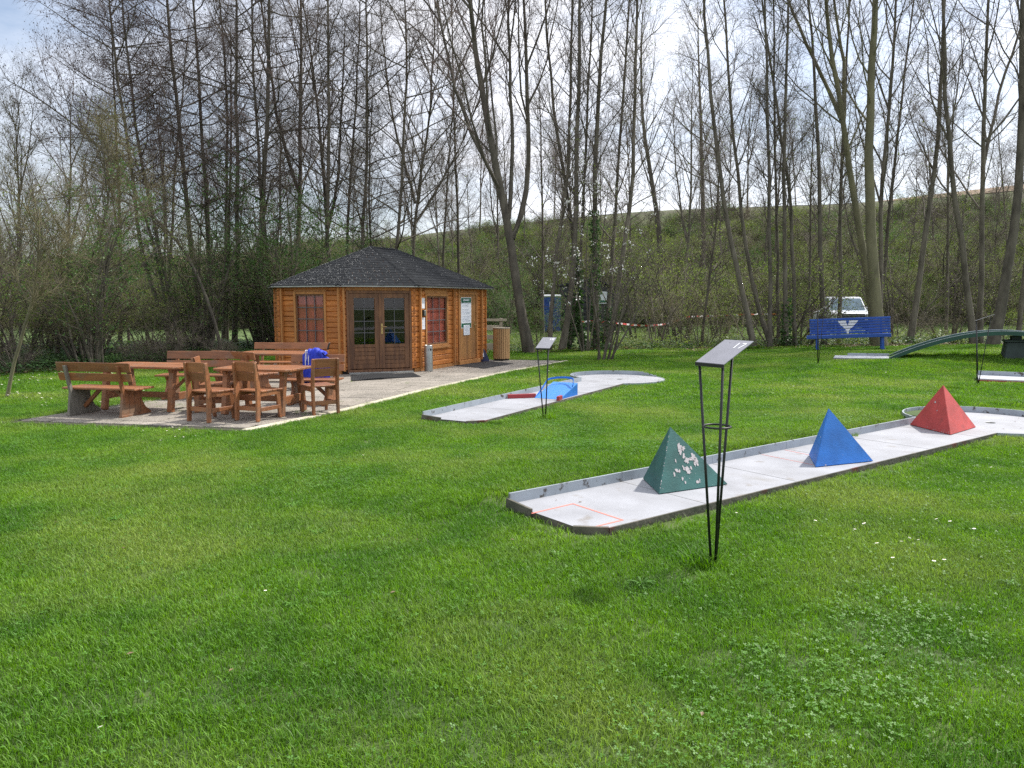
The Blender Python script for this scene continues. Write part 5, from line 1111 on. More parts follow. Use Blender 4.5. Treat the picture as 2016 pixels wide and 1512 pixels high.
# ------------------------------------------------------------------ trees: tubes grown level by level
def tubes(P, R, sides):
    """P (n,k,3) centre lines, R (n,k) radii; the last point is a tip"""
    n, k, _ = P.shape
    T = np.empty_like(P); T[:, 1:-1] = P[:, 2:]-P[:, :-2]; T[:, 0] = P[:, 1]-P[:, 0]; T[:, -1] = P[:, -1]-P[:, -2]
    T /= np.linalg.norm(T, axis=2, keepdims=True)+1e-9
    ref = np.where(np.abs(T[..., 2:3]) < .9, np.array([0, 0, 1.]), np.array([1., 0, 0]))
    U = np.cross(T, ref); U /= np.linalg.norm(U, axis=2, keepdims=True)+1e-9; W_ = np.cross(T, U)
    an = 2*PI*np.arange(sides)/sides
    ring = P[:, :-1, None, :]+R[:, :-1, None, None]*(U[:, :-1, None, :]*np.cos(an)[None, None, :, None]+W_[:, :-1, None, :]*np.sin(an)[None, None, :, None])
    per = (k-1)*sides+1
    V = np.concatenate([ring.reshape(n, -1, 3), P[:, -1:, :]], 1).reshape(-1, 3)
    base = (np.arange(n)*per)[:, None]; F4 = None
    j = np.arange(sides); jn = (j+1) % sides
    if k > 2:
        q = [base+(i*sides+np.stack([j, jn, jn+sides, j+sides], 1)).reshape(1, -1) for i in range(k-2)]
        F4 = np.concatenate([x.reshape(-1, 4) for x in q])
    o_ = (k-2)*sides; F3 = (base[:, :, None]+np.stack([j+o_, jn+o_, np.full(sides, per-1)], 1)[None].reshape(1, -1, 1).transpose(0, 1, 2)).reshape(-1, 3)
    return V, F3, F4
class Geo:
    def __init__(s): s.V = []; s.F3 = []; s.F4 = []; s.n = 0
    def add(s, V, F3=None, F4=None):
        s.V.append(V)
        if F3 is not None and len(F3): s.F3.append(F3+s.n)
        if F4 is not None and len(F4): s.F4.append(F4+s.n)
        s.n += len(V)
    def mesh(s, name): return mesh_np(name, np.concatenate(s.V), np.concatenate(s.F3) if s.F3 else None, np.concatenate(s.F4) if s.F4 else None)
def norm(a): return a/(np.linalg.norm(a, axis=-1, keepdims=True)+1e-9)
def sample(P, R, idx, t):                                   # point, direction, radius at parameter t of line idx
    k = P.shape[1]; f = t*(k-1); i = np.minimum(f.astype(int), k-2); w_ = (f-i)[:, None]
    a = P[idx, i]; b = P[idx, i+1]; return a*(1-w_)+b*w_, norm(b-a), R[idx, i]*(1-w_[:, 0])+R[idx, i+1]*w_[:, 0]
def grow(r, P, R, count, t0, t1, ang, length, k, rad, up, wob, tpow=1.0, lpow=0.6, golden=None):
    n = P.shape[0]; idx = np.repeat(np.arange(n), count); m = len(idx)
    if n == 1: t = t0+(t1-t0)*((np.arange(m)+r.rand(m))/m)**tpow
    else: t = t0+(t1-t0)*r.rand(m)**tpow
    p, d, rp = sample(P, R, idx, t)
    ref = np.where(np.abs(d[:, 2:3]) < .95, np.array([0, 0, 1.]), np.array([1., 0, 0])); u = norm(np.cross(d, ref)); v = np.cross(d, u)
    phi = (np.arange(m)*2.399+r.rand(m)*.9) if n == 1 else r.rand(m)*2*PI
    a = np.radians(ang[0]+(ang[1]-ang[0])*r.rand(m))
    dirn = d*np.cos(a)[:, None]+(u*np.cos(phi)[:, None]+v*np.sin(phi)[:, None])*np.sin(a)[:, None]
    Lb = length(idx, t, r) if callable(length) else (length[0]+(length[1]-length[0])*r.rand(m))
    out_ = np.zeros((m, k, 3)); out_[:, 0] = p; cur = p.copy(); dd = dirn
    for i in range(1, k):
        dd = norm(dd+np.array([0, 0, up])+(r.rand(m, 3)-.5)*wob); cur = cur+dd*(Lb/(k-1))[:, None]; out_[:, i] = cur
    r0 = np.minimum(rad(idx, t, rp, Lb), rp*.85)
    Rr = r0[:, None]*np.linspace(1, .22, k)[None]**.9
    return out_, Rr, Lb, t, idx
def resample(path, n):
    path = np.array(path, float); s_ = np.concatenate([[0], np.cumsum(np.linalg.norm(np.diff(path, axis=0), axis=1))]); q = np.linspace(0, s_[-1], n)
    o_ = np.stack([np.interp(q, s_, path[:, i]) for i in range(3)], 1)
    for _ in range(2): o_[1:-1] = .5*o_[1:-1]+.25*(o_[:-2]+o_[2:])
    return o_
def leafcards(r, P, d, size, per=1, spread=.03, blade=.5):
    n = len(P)*per; p = np.repeat(P, per, 0)+(r.rand(n, 3)-.5)*2*spread; a = norm(r.rand(n, 3)-.5+np.repeat(d, per, 0)*.4); b = norm(np.cross(a, r.rand(n, 3)-.5)); s_ = size*(.6+.8*r.rand(n))[:, None]
    V = np.stack([p, p+a*s_*.5+b*s_*blade*.5, p+a*s_, p+a*s_*.5-b*s_*blade*.5], 1).reshape(-1, 3); k = np.arange(n)*4
    return V, None, np.stack([k, k+1, k+2, k+3], 1)
STY = {  # n1, t0, angle1, length1(frac of height), up1, n2, angle2, n3, n4, lpow
    'alder': dict(n1=44, t0=.22, a1=(55, 88), l1=.235, up1=.045, n2=10, a2=(35, 65), n3=6, n4=3, lmin=.35),
    'ash':   dict(n1=26, t0=.30, a1=(24, 48), l1=.30, up1=.14, n2=8, a2=(28, 52), n3=6, n4=3, lmin=.3),
    'slim':  dict(n1=30, t0=.26, a1=(28, 62), l1=.17, up1=.10, n2=8, a2=(28, 55), n3=5, n4=3, lmin=.3),
    'willow': dict(n1=20, t0=.16, a1=(18, 38), l1=.46, up1=.06, n2=10, a2=(20, 45), n3=6, n4=3, lmin=.35)}
def tree_geo(paths, r0, style, seed, H, nscale=1.0, r_top=.012, leaf=0, cones=0, leafsize=.04, leafper=1, t0=None, thick=1.0):
    r = np.random.RandomState(seed); S = STY[style]; wood = Geo(); tw = Geo(); lf = Geo(); cn = Geo(); 
    for pi_, (path, rr0) in enumerate(paths):
        k = 14; P = resample(path, k); h = np.linspace(0, 1, k); R = rr0*(1-h)**.85*(1)+r_top; R[0] *= 1.35 if pi_ == 0 else 1; R[1] *= 1.06
        P[1:-1] += (r.rand(k-2, 3)-.5)*np.array([.06, .06, 0])*min(1, max(H, 4)/14)
        wood.add(*tubes(P[None], R[None], 10 if rr0 > .1 else 7))
        Ht = np.linalg.norm(P[-1]-P[0]); sc_ = 1.0 if pi_ == 0 else .6
        Pb, Rb = P[None], R[None]
        L1_ = lambda idx, t, r: Ht*S['l1']*(S['lmin']+(1-S['lmin'])*np.clip(1.25-t, 0, 1))*(.55+.75*r.rand(len(t)))
        B1, R1_, Lb1, t1, _ = grow(r, Pb, Rb, int(S['n1']*nscale*(1 if pi_ == 0 else .7)), t0 if t0 is not None else (S['t0'] if pi_ == 0 else .1), .985, S['a1'], L1_, 7, lambda i, t, rp, L_: (.0065+.0058*L_)*thick, S['up1'], .36)
        wood.add(*tubes(B1, R1_, 5))
        B2, R2_, Lb2, _, i2 = grow(r, B1, R1_, S['n2'], .18, .98, S['a2'], lambda idx, t, r: np.maximum(.35, Lb1[idx]*(.52-.3*t)*(.6+.7*r.rand(len(t)))), 4, lambda i, t, rp, L_: .0048+.0038*L_, .06, .30)
        tw.add(*tubes(B2, R2_, 3))
        B3, R3_, Lb3, _, _ = grow(r, B2, R2_, S['n3'], .12, 1.0, (28, 60), (.28, .80), 3, lambda i, t, rp, L_: .0042+0*L_, .05, .35)
        tw.add(*tubes(B3, R3_, 3))
        B4, R4_, _, _, _ = grow(r, B3, R3_, S['n4'], .15, .95, (25, 60), (.10, .34), 2, lambda i, t, rp, L_: .0034+0*L_, .03, .3)
        tw.add(*tubes(B4, R4_, 3))
        tips = B4[:, -1]; dr = norm(B4[:, -1]-B4[:, 0])
        if leaf:
            m = r.rand(len(tips)) < leaf; lf.add(*leafcards(r, tips[m], dr[m], leafsize, leafper, .04))
        if cones:
            m = r.rand(len(tips)) < cones; q = tips[m]; n = len(q); s_ = .012+.012*r.rand(n); k_ = np.arange(n)*5
            V = np.stack([q+np.array([1, 0, -.3])*s_[:, None], q+np.array([-.5, .87, -.3])*s_[:, None], q+np.array([-.5, -.87, -.3])*s_[:, None], q, q+np.array([0, 0, -2.2])*s_[:, None]], 1).reshape(-1, 3)
            F = np.concatenate([np.stack([k_+a, k_+(a+1) % 3, k_+3], 1) for a in range(3)]+[np.stack([k_+(a+1) % 3, k_+a, k_+4], 1) for a in range(3)]); cn.add(V, F, None)
    return wood, tw, lf, cn
def tree_obj(name, base, geos, label, group=None, bark='bark', twig='twig', leafm='leaf_fresh', cat='tree'):
    wood, tw, lf, cn = geos; e = empty(name, base, 0, label, cat, group)
    for g_, nm, m, kd in ((wood, 'trunk', bark, None), (tw, 'twigs', twig, 'stuff'), (lf, 'leaves', leafm, 'stuff'), (cn, 'catkins', 'catkin', 'stuff')):
        if g_.n:
            g_.V = [v-np.array(base) for v in g_.V]; o_ = obj(nm, g_.mesh(nm), M[m], e, smooth=(nm == 'trunk'))
            if kd: tag(o_, kind=kd)
    return e
def traced(seed, Y, pts, wpx, style, label, H=14.5, bark='bark', twig='twig', leaf=0, cones=0, forks=(), ivy=0, name='bare_tree', nscale=1., leafm='leaf_fresh', dY=0.0, group=None, leafsize=.04, t0=None, basepx=None, leafper=1):
    """trunk followed along sight lines at distance Y; wpx = width of the trunk in photo pixels low down"""
    r = random.Random(seed); P = [D(px, py, Y+dY*max(0, (690-py))/690) for px, py in pts]
    g = P[0].copy(); g[2] = hz(g[0], g[1])-.12; 
    if P[0][2] > g[2]+.25:                                # run down to the ground
        d_ = (P[1]-P[0]); t = (P[0][2]-g[2])/max(d_[2], .1); b_ = P[0]-d_*t*.45; b_[1] = P[0][1]; b_[2] = hz(b_[0], b_[1])-.12; P = [b_]+P
    else: P[0] = g
    def ext(P, H):
        if P[-1][2] < H:
            d_ = norm(P[-1]-P[-2]); d_[2] = max(d_[2], .75); d_ = norm(d_*np.array([.6, .6, 1])); rem = (H-P[-1][2])/d_[2]; mid_ = P[-1]+d_*rem*.5; P.append(mid_); P.append(mid_+norm(d_*np.array([.4, .4, 1]))*rem*.5)
        return P
    P = ext(P, H); r0 = .66*wpx/FPX*Y/2; paths = [(P, r0)]
    for fpts, fw in forks:
        Q = ext([D(px, py, Y+.35*(i > 0)+.2*i) for i, (px, py) in enumerate(fpts)], H*.95); paths.append((Q, .72*fw/FPX*Y/2))
    base = arr((P[0][0], P[0][1], P[0][2]+.1))
    geos = tree_geo(paths, r0, style, seed, H, nscale, leaf=leaf, cones=cones, leafsize=leafsize, t0=t0, leafper=leafper)
    e = tree_obj(name, base, geos, label, group, bark, twig, leafm)
    if ivy:
        rs = np.random.RandomState(seed+5); Pp = resample(P, 60); n = int(ivy*700); f = rs.rand(n)**1.3*ivy*.30; i_ = np.clip((f*59).astype(int), 0, 58); c_ = Pp[i_]+(Pp[i_+1]-Pp[i_])*rs.rand(n)[:, None]; a = rs.rand(n)*2*PI; o_ = np.stack([np.cos(a), np.sin(a), 0*a], 1)
        rad_ = r0*(1-f)+.02; q = c_+o_*(rad_+.05*rs.rand(n)**2)[:, None]; g_ = Geo(); g_.add(*leafcards(rs, q-np.array(base), o_, .075, 2, .04, .9)); tag(obj('ivy', g_.mesh('ivy'), M['ivy'], e), kind='stuff')
    return e
# right of the frame
traced(1, 24.5, [(1733, 690), (1722, 560), (1715, 500), (1710, 330), (1713, 200), (1722, 0)], 33, 'ash', 'thickest greenish trunk rising straight up behind the blue bench', bark='bark_green', H=16, nscale=.8, t0=.42)
traced(2, 25.2, [(1722, 640), (1706, 520), (1690, 440), (1672, 320), (1658, 235), (1640, 130), (1625, 0)], 22, 'ash', 'forked greenish trunk leaning left out of the foot of the thickest tree', bark='bark_green', forks=[([(1656, 235), (1632, 180), (1590, 90), (1548, 0)], 10), ([(1660, 250), (1664, 130), (1640, 0)], 9)], H=15, nscale=.7, t0=.35)
traced(3, 25.5, [(1788, 690), (1800, 620), (1815, 556), (1817, 480), (1827, 400), (1844, 330), (1850, 232), (1856, 66), (1860, 0)], 16, 'slim', 'dark bent trunk rising out of the middle of the hump of the green arched lane', H=15)
traced(4, 25.0, [(1918, 688), (1909, 638), (1894, 479), (1876, 377), (1868, 300), (1862, 198), (1858, 60), (1856, -20)], 17, 'ash', 'slender trunk leaning left that crosses the dark bent trunk high up', H=15, nscale=.7)
traced(5, 25.6, [(1930, 690), (1930, 638), (1932, 454), (1935, 364), (1936, 260), (1941, 132), (1945, 0)], 15, 'ash', 'straight slender trunk behind the right edge-on stand', forks=[([(1936, 330), (1955, 240), (1985, 120), (2016, 40)], 7)], H=15, nscale=.8)
traced(6, 24.4, [(1952, 686), (1963, 638), (1986, 530), (2006, 397), (2012, 231), (2012, 0)], 28, 'ash', 'stout trunk leaning right at the right edge of the photo', H=16, nscale=.7, t0=.4)
traced(7, 26.0, [(1735, 560), (1731, 380), (1745, 265), (1758, 99), (1763, 0)], 13, 'ash', 'thin dark trunk close to the right of the thickest trunk', H=15, nscale=.8, leaf=.16, leafm='leaf_olive', leafsize=.04)
traced(8, 24.6, [(1486, 687), (1469, 608), (1446, 504), (1431, 462), (1423, 397), (1410, 281), (1387, 83), (1385, 0)], 15, 'slim', 'snaking grey brown trunk right of the nearest wire stand', H=15, leaf=.16, leafm='leaf_olive', leafsize=.04)
traced(9, 25.2, [(1522, 690), (1500, 628), (1471, 539), (1459, 405), (1446, 314), (1427, 50), (1424, 0)], 11, 'slim', 'thin trunk curving left just right of the snaking trunk', H=15, nscale=.8, leaf=.16, leafm='leaf_olive', leafsize=.04)
for i, (pts_, w_, lb) in enumerate([([(1516, 690), (1515, 560), (1515, 400), (1513, 231), (1503, 0)], 11, 'leftmost dark stem of the clump left of the blue bench'),
        ([(1548, 690), (1549, 600), (1543, 428), (1543, 265), (1550, 33), (1552, 0)], 12, 'straight dark stem in the middle of the clump left of the blue bench'),
        ([(1566, 690), (1562, 560), (1557, 400), (1550, 320), (1536, 250), (1515, 130), (1500, 0)], 10, 'stem of the clump left of the blue bench that bends left above the field edge'),
        ([(1624, 690), (1618, 560), (1612, 397), (1609, 231), (1596, 60), (1590, 0)], 13, 'dark stem rising behind the left end of the blue bench'),
        ([(1532, 692), (1531, 560), (1528, 400), (1525, 200), (1522, 0)], 8, 'thinnest stem of the clump left of the blue bench')]):
    traced(20+i, 24.6+.3*i, pts_, w_, 'slim', lb, H=14.5, nscale=.7, leaf=.14, leafsize=.05, ivy=.35 if i == 1 else 0)
traced(27, 27.0, [(1654, 560), (1652, 397), (1659, 298), (1668, 150), (1672, 0)], 11, 'slim', 'dark stem seen between the forked trunk and the blue bench end', H=14.5, nscale=.8, leaf=.16, leafm='leaf_olive', leafsize=.04)
# centre
traced(40, 24.3, [(1043, 690), (1022, 603), (1012, 529), (1007, 467), (996, 410), (976, 350), (956, 231), (930, 66), (922, 0)], 29, 'willow', 'stout leaning tree with steep spreading limbs right of the pavilion', bark='bark', forks=[([(1009, 470), (1040, 405), (1040, 331), (1036, 99), (1030, 0)], 14), ([(1002, 430), (1013, 298), (1003, 165), (1000, 0)], 10), ([(985, 380), (960, 330), (920, 250), (880, 120), (860, 0)], 9)], H=15, nscale=1.0, twig='twig_red', t0=.3)
traced(41, 24.6, [(1104, 689), (1124, 628), (1134, 479), (1135, 380), (1136, 331), (1140, 99), (1142, 0)], 17, 'slim', 'tallest straight trunk leaning over the blue ramp stand, foot bent left', H=15, leaf=.16, leafm='leaf_olive', leafsize=.04)
traced(42, 25.0, [(1082, 689), (1086, 553), (1110, 420), (1122, 298), (1126, 66), (1127, 0)], 11, 'slim', 'thin trunk standing in front of the blue toilet cabin', H=15, leaf=.16, leafm='leaf_olive', leafsize=.04)
traced(43, 25.4, [(1150, 690), (1141, 640), (1136, 560), (1128, 450), (1110, 330), (1086, 200), (1071, 0)], 12, 'slim', 'ivied trunk leaning left from the middle clump before the shed', ivy=.8, H=14.5)
traced(44, 24.8, [(1173, 691), (1173, 578), (1171, 470), (1169, 364), (1175, 198), (1192, 33), (1196, 0)], 17, 'slim', 'thickly ivied trunk in the middle of the clump before the dark shed', ivy=1.0, H=15)
traced(45, 25.0, [(1192, 690), (1213, 603), (1228, 504), (1238, 430), (1246, 370), (1250, 200), (1256, 0)], 14, 'slim', 'bare trunk leaning right at the right side of the shed clump', H=15, leaf=.16, leafm='leaf_olive', leafsize=.04)
traced(46, 25.5, [(1186, 688), (1198, 603), (1211, 479), (1213, 380), (1218, 298), (1228, 198), (1240, 0)], 10, 'slim', 'thin trunk leaning right between the ivied and the bare shed clump trunks', H=14.5, ivy=.4, leaf=.16, leafm='leaf_olive', leafsize=.04)
traced(47, 25.3, [(1120, 690), (1128, 640), (1140, 560), (1150, 400), (1158, 200), (1165, 0)], 9, 'slim', 'thin ivied stem just left of the dark shed', H=14, ivy=.7)
traced(48, 52., [(1296, 430), (1288, 380), (1278, 331), (1264, 231), (1261, 132), (1265, 0)], 17, 'ash', 'dark tree on the embankment whose trunk leans left, above the hazel bush', H=21, nscale=1.1, leaf=.25, leafsize=.09, leafm='leaf_olive')
traced(49, 54., [(1384, 440), (1382, 298), (1377, 165), (1374, 33), (1373, 0)], 15, 'ash', 'straight dark tree on the embankment left of the snaking trunk', H=21, nscale=1.1, leaf=.2, leafsize=.09, leafm='leaf_olive')
# behind the pavilion
traced(60, 26.5, [(646, 690), (645, 496), (647, 298), (649, 99), (644, 0)], 13, 'alder', 'straight dark alder rising behind the left half of the pavilion roof', H=15, nscale=1.15, cones=.06)
traced(61, 27.5, [(708, 640), (712, 479), (722, 331), (725, 165), (720, 0)], 11, 'alder', 'alder behind the pavilion roof tip, left of the leaning dark one', H=15, cones=.06)
traced(62, 27.0, [(775, 640), (779, 489), (791, 347), (801, 198), (798, 33), (797, 0)], 10, 'alder', 'dark alder leaning right over the right half of the pavilion ridge', H=15, cones=.05)
traced(63, 28.5, [(814, 640), (814, 496), (817, 397), (831, 331), (850, 200), (856, 0)], 9, 'ash', 'forked tree behind the right slope of the pavilion roof', forks=[([(817, 400), (800, 330), (775, 250), (760, 150)], 6), ([(818, 440), (850, 390), (890, 320), (930, 240)], 5)], H=14, nscale=1.0)
traced(64, 30., [(905, 640), (903, 480), (898, 330), (893, 150), (890, 0)], 8, 'slim', 'slim bare tree above the right end of the pavilion roof', H=14.5)
traced(65, 26., [(508, 700), (516, 500), (520, 331), (530, 198), (531, 0)], 17, 'alder', 'tall thick alder left of the pavilion at the thicket edge', H=16, nscale=1.2, cones=.10, twig='twig_red')
traced(66, 27., [(536, 690), (526, 496), (507, 298), (500, 150), (498, 0)], 11, 'alder', 'alder leaning left out of the foot of the tall thick one', H=15, cones=.08)
traced(67, 29., [(682, 600), (685, 430), (698, 248), (706, 100), (710, 0)], 9, 'slim', 'slim tree between the two alders behind the pavilion roof', H=14.5)
# left thicket
traced(80, 27., [(400, 690), (380, 520), (364, 352), (352, 226), (339, 126), (327, 0)], 15, 'alder', 'thick alder in the left thicket, its long boughs sweeping left', H=16, nscale=1.3, cones=.16, twig='twig_red', t0=.28)
traced(81, 28., [(420, 690), (410, 480), (402, 302), (390, 226), (395, 126), (377, 0)], 13, 'alder', 'alder with a kinked dark trunk right of the boughs sweeping left', H=15.5, nscale=1.1, cones=.12, twig='twig_red')
traced(82, 26.6, [(462, 690), (466, 500), (468, 377), (465, 226), (468, 0)], 13, 'alder', 'straight dark alder in the middle of the dark green thicket', H=15.5, cones=.10)
traced(83, 28.5, [(440, 690), (445, 500), (447, 327), (450, 176), (432, 0)], 10, 'slim', 'slim trunk between the two dark alders of the thicket', H=15)
traced(84, 25.5, [(353, 690), (333, 644), (294, 574), (280, 505), (267, 408), (251, 277), (239, 201), (221, 75), (214, 0)], 12, 'alder', 'trunk leaning far left over the thicket above the leftmost table', H=14, nscale=1.2, cones=.22, twig='twig_red', t0=.35)
traced(85, 26.3, [(360, 690), (338, 600), (310, 480), (285, 350), (274, 289), (264, 226), (246, 75), (240, 0)], 11, 'alder', 'trunk leaning left close beside the one above the leftmost table', H=14, nscale=1.0, cones=.2, twig='twig_red', t0=.4)
traced(86, 22.5, [(430, 650), (390, 540), (347, 461), (278, 405), (222, 381), (150, 383), (70, 396)], 9, 'slim', 'thin arching trunk bowed over to the left across the thicket', H=0, nscale=1.1, t0=.3, twig='twig_olive')
traced(87, 25., [(330, 600), (277, 377), (226, 314), (126, 226), (40, 170), (0, 148)], 9, 'slim', 'long diagonal bough like trunk reaching the left edge of the photo', H=0, nscale=1.3, t0=.2, cones=.1)
traced(88, 20.5, [(114, 712), (108, 658), (117, 630), (144, 583), (167, 538), (200, 470), (215, 380)], 10, 'willow', 'crooked dark trunk with a pale scar in the left thicket', H=5.6, nscale=1.2, t0=.25, twig='twig_olive', leaf=.35, leafm='leaf_olive', leafsize=.035)
traced(89, 13.0, [(11, 790), (28, 713), (39, 672), (56, 624), (70, 560)], 7, 'willow', 'small pale sapling on the grass at the left edge', H=3.2, nscale=.55, t0=.4, twig='twig_olive', bark='bark_green', leaf=.2, leafm='leaf_olive', leafsize=.03, name='sapling')
traced(90, 23.5, [(311, 697), (278, 630), (244, 560), (215, 500), (190, 440)], 6, 'slim', 'pale thin dead stem leaning left in the thicket', H=6, nscale=.5, bark='bark_green', twig='twig_olive')
traced(91, 27, [(236, 640), (236, 408), (230, 300), (225, 180)], 10, 'alder', 'upright trunk in the far left of the wood with dense purple brown twigs', H=11.5, nscale=1.2, cones=.25, twig='twig_red')
traced(92, 30, [(130, 640), (135, 430), (140, 300)], 8, 'willow', 'bushy tree behind the left thicket reaching into the blue sky', H=9.6, nscale=1.0, cones=.2, twig='twig_red')
traced(93, 26, [(40, 640), (40, 480), (35, 330)], 9, 'willow', 'leftmost bushy tree of the wood below the patch of blue sky', H=7.6, nscale=1.2, cones=.15, twig='twig_olive', leaf=.2, leafm='leaf_olive')
# shared bare trees deeper in the wood and on the embankment
protos = []
def proto_path(r, H, lean=.06):
    p = np.array([0., 0., 0.]); P_ = [p.copy()]; d = np.array([r.uniform(-lean, lean), r.uniform(-lean, lean), 1]); 
    for k in range(6): d = d+np.array([r.uniform(-.05, .05), r.uniform(-.05, .05), 0]); p = p+norm(d)*H/6; P_.append(p.copy())
    return P_
for i, (sty, H, r0, lf, cn_, ns_) in enumerate([('slim', 12, .058, 0, 0, 1.), ('slim', 11, .05, .14, 0, 1.), ('ash', 13, .075, 0, .05, .9), ('ash', 11, .066, .2, 0, .9), ('alder', 12, .07, 0, .10, .9), ('willow', 10, .08, 0, 0, .9), ('slim', 9, .042, .1, 0, .8), ('ash', 14, .085, 0, 0, .9)]):
    r_ = random.Random(300+i); pp = [(proto_path(r_, H), r0)]
    if sty in ('willow', 'ash'): b0_ = pp[0][0][2]; pp.append(([b0_, b0_+np.array([.5*(-1)**i, .3, 1.4]), b0_+np.array([1.1*(-1)**i, .4, 4.5]), b0_+np.array([1.4*(-1)**i, .5, H*.55])], r0*.6))
    g_ = tree_geo(pp, r0, sty, 400+i, H, ns_, leaf=lf, cones=cn_, leafsize=.06)
    e = tree_obj('bare_tree', (0, 0, 0), g_, None, None, 'bark', 'twig_red' if i % 3 == 2 else 'twig', 'leaf_olive'); protos.append([e, False])
rb = random.Random(77)
def place_tree(k, x, y, s, label, group):
    e, u = protos[k]
    if u: e = copy_tree(e)
    protos[k][1] = True; e.location = (x, y, hz(x, y)-.1); e.scale = (s, s, s*rb.uniform(.92, 1.12)); e.rotation_euler = (rb.uniform(-.05, .05), rb.uniform(-.05, .05), rb.uniform(0, 6.28)); tag(e, label, 'tree', group)
KL = ['slender straight tree', 'slender budding tree', 'tree with ascending limbs', 'budding tree with ascending limbs', 'dark alder with spreading boughs', 'low forked tree', 'thin young tree', 'tall bare tree']
LM = [(120, 'by the left edge'), (260, 'over the leftmost bench'), (380, 'over the leftmost table'), (500, 'over the garden chairs'), (640, 'over the left pavilion window'), (740, 'over the glazed double door'), (840, 'over the pavilion ridge'), (960, 'over the boarded side door'),
      (1060, 'over the litter bin'), (1110, 'over the blue cabin'), (1220, 'over the dark shed'), (1340, 'over the sagging tape'), (1500, 'over the nearest stand'), (1600, 'left of the blue bench'), (1700, 'over the white truck'), (1800, 'by the thickest trunk'), (1900, 'over the arched lane'), (9999, 'by the right edge')]
def landmark(x, y):
    px = 1008+FPX*x/y
    for a, t in LM:
        if px < a: return t
n_ = 0
for zone, (y0, y1, cnt, where) in enumerate([(26.5, 31, 26, 'in the wood strip'), (47, 60, 42, 'on the embankment foot'), (60, 73, 32, 'high on the embankment')]):
    for i in range(cnt):
        y = rb.uniform(y0, y1); fx = (i+rb.random())/cnt*1.56-.78; x = fx*y
        if zone == 0 and -4 < x < 22 and rb.random() < .55: continue
        k = rb.choice([0, 1, 2, 3, 4, 5, 6, 7] if zone else ([0, 1, 6] if x > -3 else [0, 1, 2, 6]))
        s_ = rb.uniform(.95, 1.25) if zone == 0 else (rb.uniform(.85, 1.15) if zone == 1 else rb.uniform(.6, .95))
        if fx < -.52: s_ *= .50
        elif fx < -.46: s_ *= .7
        place_tree(k, x, y, s_, '%s %s %s' % (KL[k], where, landmark(x, y)), 'bare trees %s' % where)
# ------------------------------------------------------------------ shrubs
def shrub_geo(seed, H, stems, spread, leaf, leafsize, n1=7, n2=6, n3=4, wob=.35, leafper=1):
    r = np.random.RandomState(seed); wood = Geo(); tw = Geo(); lf = Geo(); a = r.rand(stems)*2*PI; k = 7; P = np.zeros((stems, k, 3)); d = np.stack([np.cos(a)*spread*r.rand(stems), np.sin(a)*spread*r.rand(stems), np.ones(stems)], 1); cur = np.stack([np.cos(a)*.15*r.rand(stems)*H/2, np.sin(a)*.15*r.rand(stems)*H/2, 0*a-.1], 1); P[:, 0] = cur; Ls = H*(.6+.45*r.rand(stems))
    for i in range(1, k): d = norm(d+(r.rand(stems, 3)-.5)*wob*.8+np.stack([np.cos(a), np.sin(a), 0*a], 1)*.05*i*spread); cur = cur+norm(d)*(Ls/(k-1))[:, None]; P[:, i] = cur
    R = (.012+.006*H)*(.6+.6*r.rand(stems))[:, None]*np.linspace(1, .2, k)[None]; wood.add(*tubes(P, R, 5))
    B1, R1_, Lb1, _, _ = grow(r, P, R, n1, .15, .97, (30, 75), lambda idx, t, r: H*.34*(1.15-t*.7)*(.5+.8*r.rand(len(t))), 5, lambda i, t, rp, L_: .006+.004*L_, .05, wob); wood.add(*tubes(B1, R1_, 4))
    B2, R2_, Lb2, _, _ = grow(r, B1, R1_, n2, .1, 1., (25, 65), lambda idx, t, r: np.maximum(.15, Lb1[idx]*(.3+.3*r.rand(len(t)))), 3, lambda i, t, rp, L_: .0045+0*L_, .04, wob); tw.add(*tubes(B2, R2_, 3))
    B3, R3_, _, _, _ = grow(r, B2, R2_, n3, .15, 1., (25, 65), (.08, .30), 2, lambda i, t, rp, L_: .0035+0*L_, .03, wob); tw.add(*tubes(B3, R3_, 3))
    tips = B3[:, -1]; dr = norm(B3[:, -1]-B3[:, 0])
    if leaf:
        m = r.rand(len(tips)) < leaf; lf.add(*leafcards(r, tips[m], dr[m], leafsize, leafper, leafsize*1.1, .6))
    return wood, tw, lf, Geo()
SK = []
for i, (H, st, sp, lf_, ls, lm, twm, lab, per) in enumerate([
        (3.2, 9, .55, .0, .04, 'leaf_olive', 'twig_olive', 'bare tangled shrub', 1), (3.4, 10, .5, .75, .038, 'leaf_olive', 'twig_olive', 'olive budding shrub', 2), (4.6, 12, .38, .95, .045, 'leaf_dark', 'twig_olive', 'tall dark green shrub', 4),
        (3.0, 8, .55, .62, .045, 'leaf_fresh', 'twig', 'fresh yellow green shrub', 2), (1.7, 10, .9, .25, .03, 'leaf_olive', 'twig', 'low brown bramble', 1), (4.2, 8, .45, .35, .05, 'leaf_olive', 'twig', 'thin leggy shrub', 1)]):
    e = tree_obj('shrub', (0, 0, 0), shrub_geo(500+i, H, st, sp, lf_, ls, leafper=per), None, None, 'bark', twm, lm, cat='shrub'); SK.append([e, False, lab])
def place_shrub(k, x, y, s, label, group=None, dz=-.02):
    e, u, lab = SK[k]
    if u: e = copy_tree(e)
    SK[k][1] = True; e.location = (x, y, hz(x, y)+dz); e.scale = (s, s, s*rb.uniform(.9, 1.1)); e.rotation_euler = (0, 0, rb.uniform(0, 6.28)); tag(e, label, 'shrub', group)
